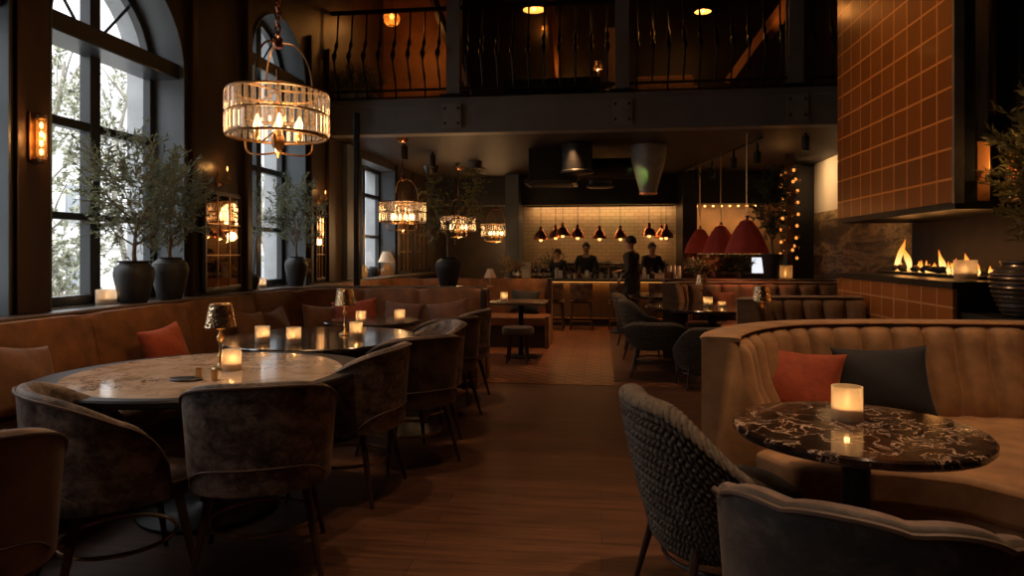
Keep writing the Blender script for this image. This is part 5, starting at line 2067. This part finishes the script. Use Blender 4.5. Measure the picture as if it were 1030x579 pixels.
def arm_sconce(label, y, z):
    t = thing('wall_sconce', label, 'wall lamp', (XW, y, z), group='candle arm wall lamps')
    MB().lathe([(.004, 0), (.05, .004), (.05, .012), (.02, .02)], 20).build('backplate', m_brassd, t)
    bp = t.children[-1]
    bp.rotation_euler = (0, R(90), 0)
    MB().tube([(.01, 0, 0), (.06, 0, -.03), (.10, 0, 0), (.10, 0, .04)], .007, 7).build('arm', m_brassd, t)
    MB().tube([(.01, 0, .01), (.03, .05, -.02), (.06, .10, .0), (.06, .10, .03)], .006, 7).build('arm', m_brassd, t)
    MB().tube([(.01, 0, .01), (.03, -.05, -.02), (.06, -.10, .0), (.06, -.10, .03)], .006, 7).build('arm', m_brassd, t)
    for x, y_, zz in ((.10, 0, .04), (.06, .10, .03), (.06, -.10, .03)):
        MB().lathe([(.004, 0), (.022, .004), (.024, .012), (.009, .012), (.009, .06), (.004, .06)], 12, (x, y_, zz)).build('candle_cup', m_brassd, t)
    MB().lathe([(.002, .10), (.007, .115), (.007, .125), (.002, .15)], 10, (.10, 0, 0)).build('flame_bulb', m_bulbs, t)
    light('POINT', 'sconce_light', (.10, 0, .14), 1.2, (1, .45, .12), t, .015)
    return t


mirror('antique glazed mirror between the two arched windows', 5.97, 6.76, 1.05, 1.98, 6.)
arm_sconce('candle arm wall lamp above the mirror between the arched windows', 6.33, 2.10)
mirror('antique glazed mirror past the second arched window, nearer the gallery post', 8.58, 8.94, 1.05, 1.98, 4.5)
arm_sconce('candle arm wall lamp above the mirror by the gallery post', 8.75, 2.08)
mirror('antique glazed mirror on the wall beyond the third window', 12.4, 13.2, 1.05, 2.1)
arm_sconce('candle arm wall lamp above the mirror beyond the third window', 12.8, 2.2)
mirror('antique glazed mirror farthest along the window wall', 13.5, 14.5, 1.05, 2.1)
arm_sconce('candle arm wall lamp above the farthest mirror', 14.0, 2.2)

# ================================================================ GALLERY
xs = [XW, -2.09, -1.91, .18, .36, 2.37, 2.55, XR]
for k, lab in ((0, 'black belly baluster railing on the gallery in front of the potted plants'), (2, 'black belly baluster railing on the gallery between the first two steel columns'), (4, 'black belly baluster railing on the gallery between the second and third columns'), (6, 'short black gallery railing next to the tiled hood')):
    a, b = xs[k], xs[k + 1]
    t = thing('railing', lab, 'railing', ((a + b) / 2, 9.2, 3.5), group='gallery railings')
    MB().bb(a, b, 9.185, 9.225, 3.63, 3.655).build('bottom_rail', m_iron, t, world=True, smooth=False)
    MB().bb(a, b, 9.17, 9.23, 4.72, 4.765).build('top_rail', m_iron, t, world=True, smooth=False)
    MB().bb(a, b, 9.19, 9.22, 3.53, 3.55).build('toe_rail', m_iron, t, world=True, smooth=False)
    n = max(2, int((b - a) / .195))
    pr = None
    for j in range(n):
        x = a + (b - a) * (j + .5) / n
        if pr is None:
            mb = MB()
            pts, rr = [], []
            for m in range(33):
                f = m / 32
                yy = -.19 * math.exp(-((f - .34) / .22) ** 2) + .03 * math.sin(f * 2 * PI)
                pts.append((.0, yy, .15 + 1.07 * f))
                rr.append(.012 + .026 * math.exp(-((f - .42) / .055) ** 2) + .020 * math.exp(-((f - .57) / .045) ** 2) + .006 * math.exp(-((f - .15) / .05) ** 2))
            pr = mb.tube(pts, rr, 8).build('baluster', m_iron, t)
            o = pr
        else:
            o = pr.copy()
            COL.objects.link(o)
            o.parent = t
        o.location = (x - t.location.x, 0, 0)
    for j in range(0, n, 2):
        x = a + (b - a) * (j + .5) / n
        MB().bb(x - .012, x + .012, 9.19, 9.215, 3.5, 3.64).build('rail_foot', m_iron, t, world=True, smooth=False)

for k, (px, hgt) in enumerate(((343, .18), (352, .23), (363, .22), (375, .19))):
    x, y = P(px, 9.75)
    t = thing('potted_plant', ('round pale grey pot with herbs at the window end of the gallery railing', 'tallest grey jar with herbs behind the gallery railing, second from the window wall', 'grey jar with herbs third from the window wall on the gallery', 'grey jar with drooping herbs nearest the amber wall on the gallery')[k], 'potted plant', (x, y, 3.461), group='herb pots on the gallery')
    pot_mesh(t, .075, hgt, m_steel if 0 else pm('grey_stoneware', (.32, .32, .31), .6, var=.2, scale=8), 1)
    foliage((0, 0, hgt + .16), (.11, .12, .15), 320, .05, .02, clumps=30).build('foliage', m_olive, t, smooth=False, fix=False)


def dome(label, px, py, zc, r, glass=False):
    x, y = P(px, zc)
    z = CH - (py - HY) * zc / F
    t = thing('pendant_lamp', label, 'pendant lamp', (x, y, z), group='gallery pendant lamps')
    if glass:
        MB().lathe([(.02, r * 1.0), (r * .5, r * .9), (r * .95, r * .35), (r, 0), (r * .9, -r * .4), (r * .55, -r * .8)], 28, caps=False).build('lamp_shade', m_lampglass, t)
    else:
        MB().lathe([(.03, r * .75), (r * .35, r * .62), (r * .8, r * .25), (r, 0), (r * .98, 0), (r * .78, r * .22), (r * .33, r * .58), (.02, r * .7)], 32, caps=False).build('lamp_shade', m_copper, t)
    if not glass:
        MB().lathe([(.03, r * .68), (r * .33, r * .55), (r * .76, r * .20), (r * .965, 0)], 32, caps=False).build('shade_lining', m_shadein, t)
    MB().lathe([(.003, -.01), (.03, .01), (.04, .04), (.02, .08)], 12).build('bulb', m_bulbs, t)
    MB().tube([(0, 0, r * .7), (0, 0, 6.4 - z)], .006, 5).build('cord', m_iron, t)
    light('POINT', 'pendant_light', (0, 0, -.02 if not glass else -.1), 5., (1, .42, .10), t, .04)
    return t


dome('amber glass globe pendant over the gallery plants', 394, 19, 10.7, .13, True)
dome('wide copper dome pendant at the middle of the gallery', 537, 10, 10.7, .18)
dome('small copper dome pendant over the gallery sofa', 707, 12, 11.2, .14)
x, y = P(546, 13.0)
arm = thing('wall_sconce', 'round amber wall lamp glowing on the gallery wall', 'wall lamp', (x, 13.19, CH + 226 * 13 / F))
MB().lathe([(.004, 0), (.06, .0), (.06, -.0), (.08, .10), (.03, .14)], 20).build('lamp_shade', m_lampglass, arm)
MB().lathe([(.003, .02), (.03, .05), (.003, .08)], 12).build('bulb', m_bulbs, arm)
light('POINT', 'sconce_light', (0, -.14, .06), 2.2, (1, .40, .08), arm, .04)
# gallery furniture peeping over the floor edge
x, y = P(668, 10.9)
t = thing('sofa', 'tan velvet sofa back on the gallery behind the railing', 'sofa', (x, y, 3.468))
MB().bb(-.45, .45, -.12, .05, .12, .72).build('backrest', m_velcamel, t, bevel=.05, seg=4)
MB().bb(-.45, .45, .05, .75, .12, .42).build('seat', m_velcamel, t, bevel=.04, seg=3)
for s in (-1, 1):
    MB().bb(s * .45 - .07, s * .45 + .07, -.1, .75, .12, .56).build('armrest', m_velcamel, t, bevel=.04, seg=3)
    for yy in (-.05, .68):
        MB().tube([(s * .38, yy, .13), (s * .4, yy, 0)], [.02, .014], 8).build('leg', m_woodleg, t)
for px, zc, lab in ((556, 10.8, 'tan velvet bench on the gallery under the copper dome'),):
    x, y = P(px, zc)
    t = thing('bench', lab, 'bench', (x, y, 3.461))
    MB().bb(-.75, .75, -.25, .25, .34, .46).build('seat', m_velcamel, t, bevel=.03, seg=3)
    MB().bb(-.75, .75, -.30, -.22, .40, .62).build('backrest', m_black, t, bevel=.02, smooth=False)
    for sx in (-.65, .65):
        for sy in (-.2, .2):
            MB().tube([(sx, sy, .35), (sx, sy, 0)], .02, 8).build('leg', m_woodleg, t)
x, y = P(602, 11.2)
t = thing('side_table', 'dark side table on the gallery carrying a small lamp', 'table', (x, y, 3.461))
MB().lathe([(.01, .66), (.25, .66), (.25, .69), (.01, .69)], 28).build('tabletop', m_darkwood, t)
MB().lathe([(.16, 0), (.16, .02), (.03, .04), (.03, .66)], 20).build('pedestal', m_iron, t)
brass_lamp('glowing lamp on the gallery side table', x, y, 4.152, 1.0, None, 2.5)
x, y = P(614, 11.6)
cu_ = MB()
rs = []
for z in (3.47, 4.2, 5.2):
    rs.append([(x + .16 * (k / 20 - .5), y + .03 * math.sin(k * 1.6), z) for k in range(21)] + [(x + .16 * (k / 20 - .5), y + .012 + .03 * math.sin(k * 1.6), z) for k in range(20, -1, -1)])
tag(cu_.rings(rs, True, True).build('curtain', m_cream), 'narrow pale curtain hanging beside the middle gallery column', 'curtain')

# ================================================================ OUTSIDE
t = thing('building', 'white rendered house front across the street', 'building', (-14, 17, -.3))
MB().bb(-16.5, -14, 4, 46, -.3, 3.6).build('facade', m_facade, t, world=True, smooth=False)
MB().bb(-13.98, -13.9, 4, 46, 1.55, 1.68).build('string_course', m_facade, t, world=True, smooth=False)
for k in range(15):
    y = 6 + 2.6 * k
    f = MB().bb(-14.02, -13.96, y, y + .9, .2, 1.3).build('window', m_fwin, t, world=True, smooth=False)
    f2 = MB().bb(-14.0, -13.95, y, y + .9, 2.2, 3.2).build('window', m_fwin, t, world=True, smooth=False)


def out_tree(label, x, y, h, rads, n, L=.13, w=.06, sparse=False, zb=.35):
    t = thing('tree', label, 'tree', (x, y, -.3), group='trees outside the windows')
    tk = MB()
    pts = [(.12 * math.sin(k * 1.1), .1 * math.cos(k * .9), h * k / 7) for k in range(8)]
    tk.tube(pts, [.07 - .007 * k for k in range(8)], 8)
    for k in range(16):
        a = rnd.uniform(0, 2 * PI)
        b = Vector(pts[rnd.randint(2, 6)])
        e = b + Vector((rads[0] * .7 * math.cos(a), rads[1] * .7 * math.sin(a), rnd.uniform(.3, 1.2)))
        tk.tube([b, b.lerp(e, .5) + Vector((0, 0, .08)), e], [.018, .012, .005], 5)
    tk.build('trunk', m_outbark, t)
    foliage((0, 0, h * .62), rads, n, L, w, clumps=int(n / 26)).build('foliage', m_outleaf, t, smooth=False, fix=False)


out_tree('bushy grey green tree filling one side of the arched window', -8.2, 9.35, 4.6, (1.0, .72, 2.4), 6500, .085, .042)
out_tree('thin leafed tree with bright sky behind it through the arched window', -8.6, 11.4, 5.2, (1.0, 1.0, 2.2), 2600, .08, .036)
out_tree('grey green tree seen through the second arched window', -9.5, 18.5, 4.6, (1.1, 1.2, 2.0), 2600, .1, .045)
out_tree('tree outside the window beside the picture edge', -8.4, 6.2, 5., (1.2, 1.0, 2.4), 1500)
sh = thing('shrub', 'low shrub outside at the foot of the bushy tree', 'shrub', (-7.4, 8.3, -.3))
MB().tube([(0, 0, 0), (.05, 0, .7)], [.03, .015], 6).build('stem', m_outbark, sh)
foliage((0, 0, 1.0), (.45, .40, 1.0), 1800, .075, .036, clumps=44).build('foliage', m_outleaf, sh, smooth=False, fix=False)

# ================================================================ LIGHT, CAMERA
w = bpy.data.worlds.new('overcast')
SC.world = w
w.use_nodes = True
nt = w.node_tree
bg = nt.nodes['Background']
# overcast sky, brightest overhead
tc = N(nt, 'ShaderNodeTexCoord')
sx = N(nt, 'ShaderNodeSeparateXYZ')
nt.links.new(tc.outputs['Generated'], sx.inputs[0])
mm = N(nt, 'ShaderNodeMath', operation='MAXIMUM')
mm.inputs[1].default_value = 0.
nt.links.new(sx.outputs['Z'], mm.inputs[0])
sq = N(nt, 'ShaderNodeMath', operation='POWER')
sq.inputs[1].default_value = 1.5
nt.links.new(mm.outputs[0], sq.inputs[0])
nz = noise(nt, tc.outputs['Generated'], 4., 4)
m1 = N(nt, 'ShaderNodeMath', operation='MULTIPLY_ADD')
m1.inputs[1].default_value = 8.5
m1.inputs[2].default_value = .80
nt.links.new(sq.outputs[0], m1.inputs[0])
m2 = N(nt, 'ShaderNodeMath', operation='MULTIPLY_ADD')
m2.inputs[1].default_value = .35
nt.links.new(nz, m2.inputs[0])
nt.links.new(m1.outputs[0], m2.inputs[2])
bg.inputs[0].default_value = (.97, .985, 1.0, 1)
nt.links.new(m2.outputs[0], bg.inputs[1])

# spot over the mural wall and over the aisle, from the ceiling spots the place has
light('SPOT', 'mural_spot', (3.15, 12.3, 2.86), 50., (1, .66, .34), None, .03, None, (0, R(-66), 0), R(125), 1.)
light('SPOT', 'mural_spot', (3.2, 9.4, 2.76), 40., (1, .60, .28), None, .03, None, (0, R(-42), 0), R(100), .9)
light('SPOT', 'gallery_brace_light', (2.4, 10.2, 4.6), 14., (1, .42, .10), None, .05, None, (R(120), 0, R(-70)), R(100), .6)
light('SPOT', 'green_duct_spot', (P(640, 9.7)[0], 9.62, 2.60), 16., (.55, 1, .18), None, .02, None, (R(86), 0, R(-4)), R(24), .6)  # unseen green spot added to tint the duct cone
# amber glow along the gallery wall
for x, y, e in ((-2.9, 10.9, 5.), (-.6, 12.4, 3.), (1.4, 10.2, 6.)):
    light('POINT', 'gallery_glow', (x, y, 4.8), e, (1, .38, .08), None, .1)
# aisle downlights in the low ceiling
for x, y in ((-.45, 9.9), (-.45, 11.6), (1.6, 8.9)):
    if y > 9.3:
        light('SPOT', 'aisle_spot', (x, y, 3.0), 150., (1, .50, .20), None, .04, None, (0, 0, 0), R(75), .8)

light('SPOT', 'hood_fill_spot', (-.6, 5.9, 6.2), 430., (1, .52, .22), None, .08, None, (0, R(-33), 0), R(56), 1.)  # unseen spot added to brighten the hood tiles
# unseen spots added high up to brighten the front of the room
for x, y, e, a in ((1.6, 2.7, 660, 52), (.8, .4, 150, 60), (-.5, 3.2, 150, 46), (-1.6, 1.2, 190, 70), (-2.0, 4.0, 240, 50), (.2, 5.2, 80, 60), (-1.9, 6.6, 330, 30), (-.2, 7.6, 240, 45)):
    light('SPOT', 'high_fill_spot', (x, y, 6.3), e, (1, .60, .34), None, .12, None, (0, 0, 0), R(a), .9)

cam = bpy.data.cameras.new('camera')
co = bpy.data.objects.new('camera', cam)
COL.objects.link(co)
co.location = (0, 0, CH)
co.rotation_euler = (R(90), 0, TH)
cam.sensor_fit = 'HORIZONTAL'
cam.sensor_width = 36
cam.lens = F / 1030 * 36
cam.shift_x = 0
cam.shift_y = (HY - 289.5) / 1030
cam.clip_start = .05
cam.clip_end = 200
SC.camera = co
vs = SC.view_settings
SC.display_settings.display_device = 'sRGB'
vs.view_transform = 'Standard'
vs.look = 'None'
vs.exposure = 0
vs.gamma = 1
vs.use_curve_mapping = False
cy = SC.cycles
cy.use_denoising = True
cy.max_bounces = 8
cy.diffuse_bounces = 3
cy.glossy_bounces = 4
cy.transmission_bounces = 6
cy.transparent_max_bounces = 24
cy.sample_clamp_indirect = 4.
cy.caustics_reflective = False
cy.caustics_refractive = False
cy.use_light_tree = True
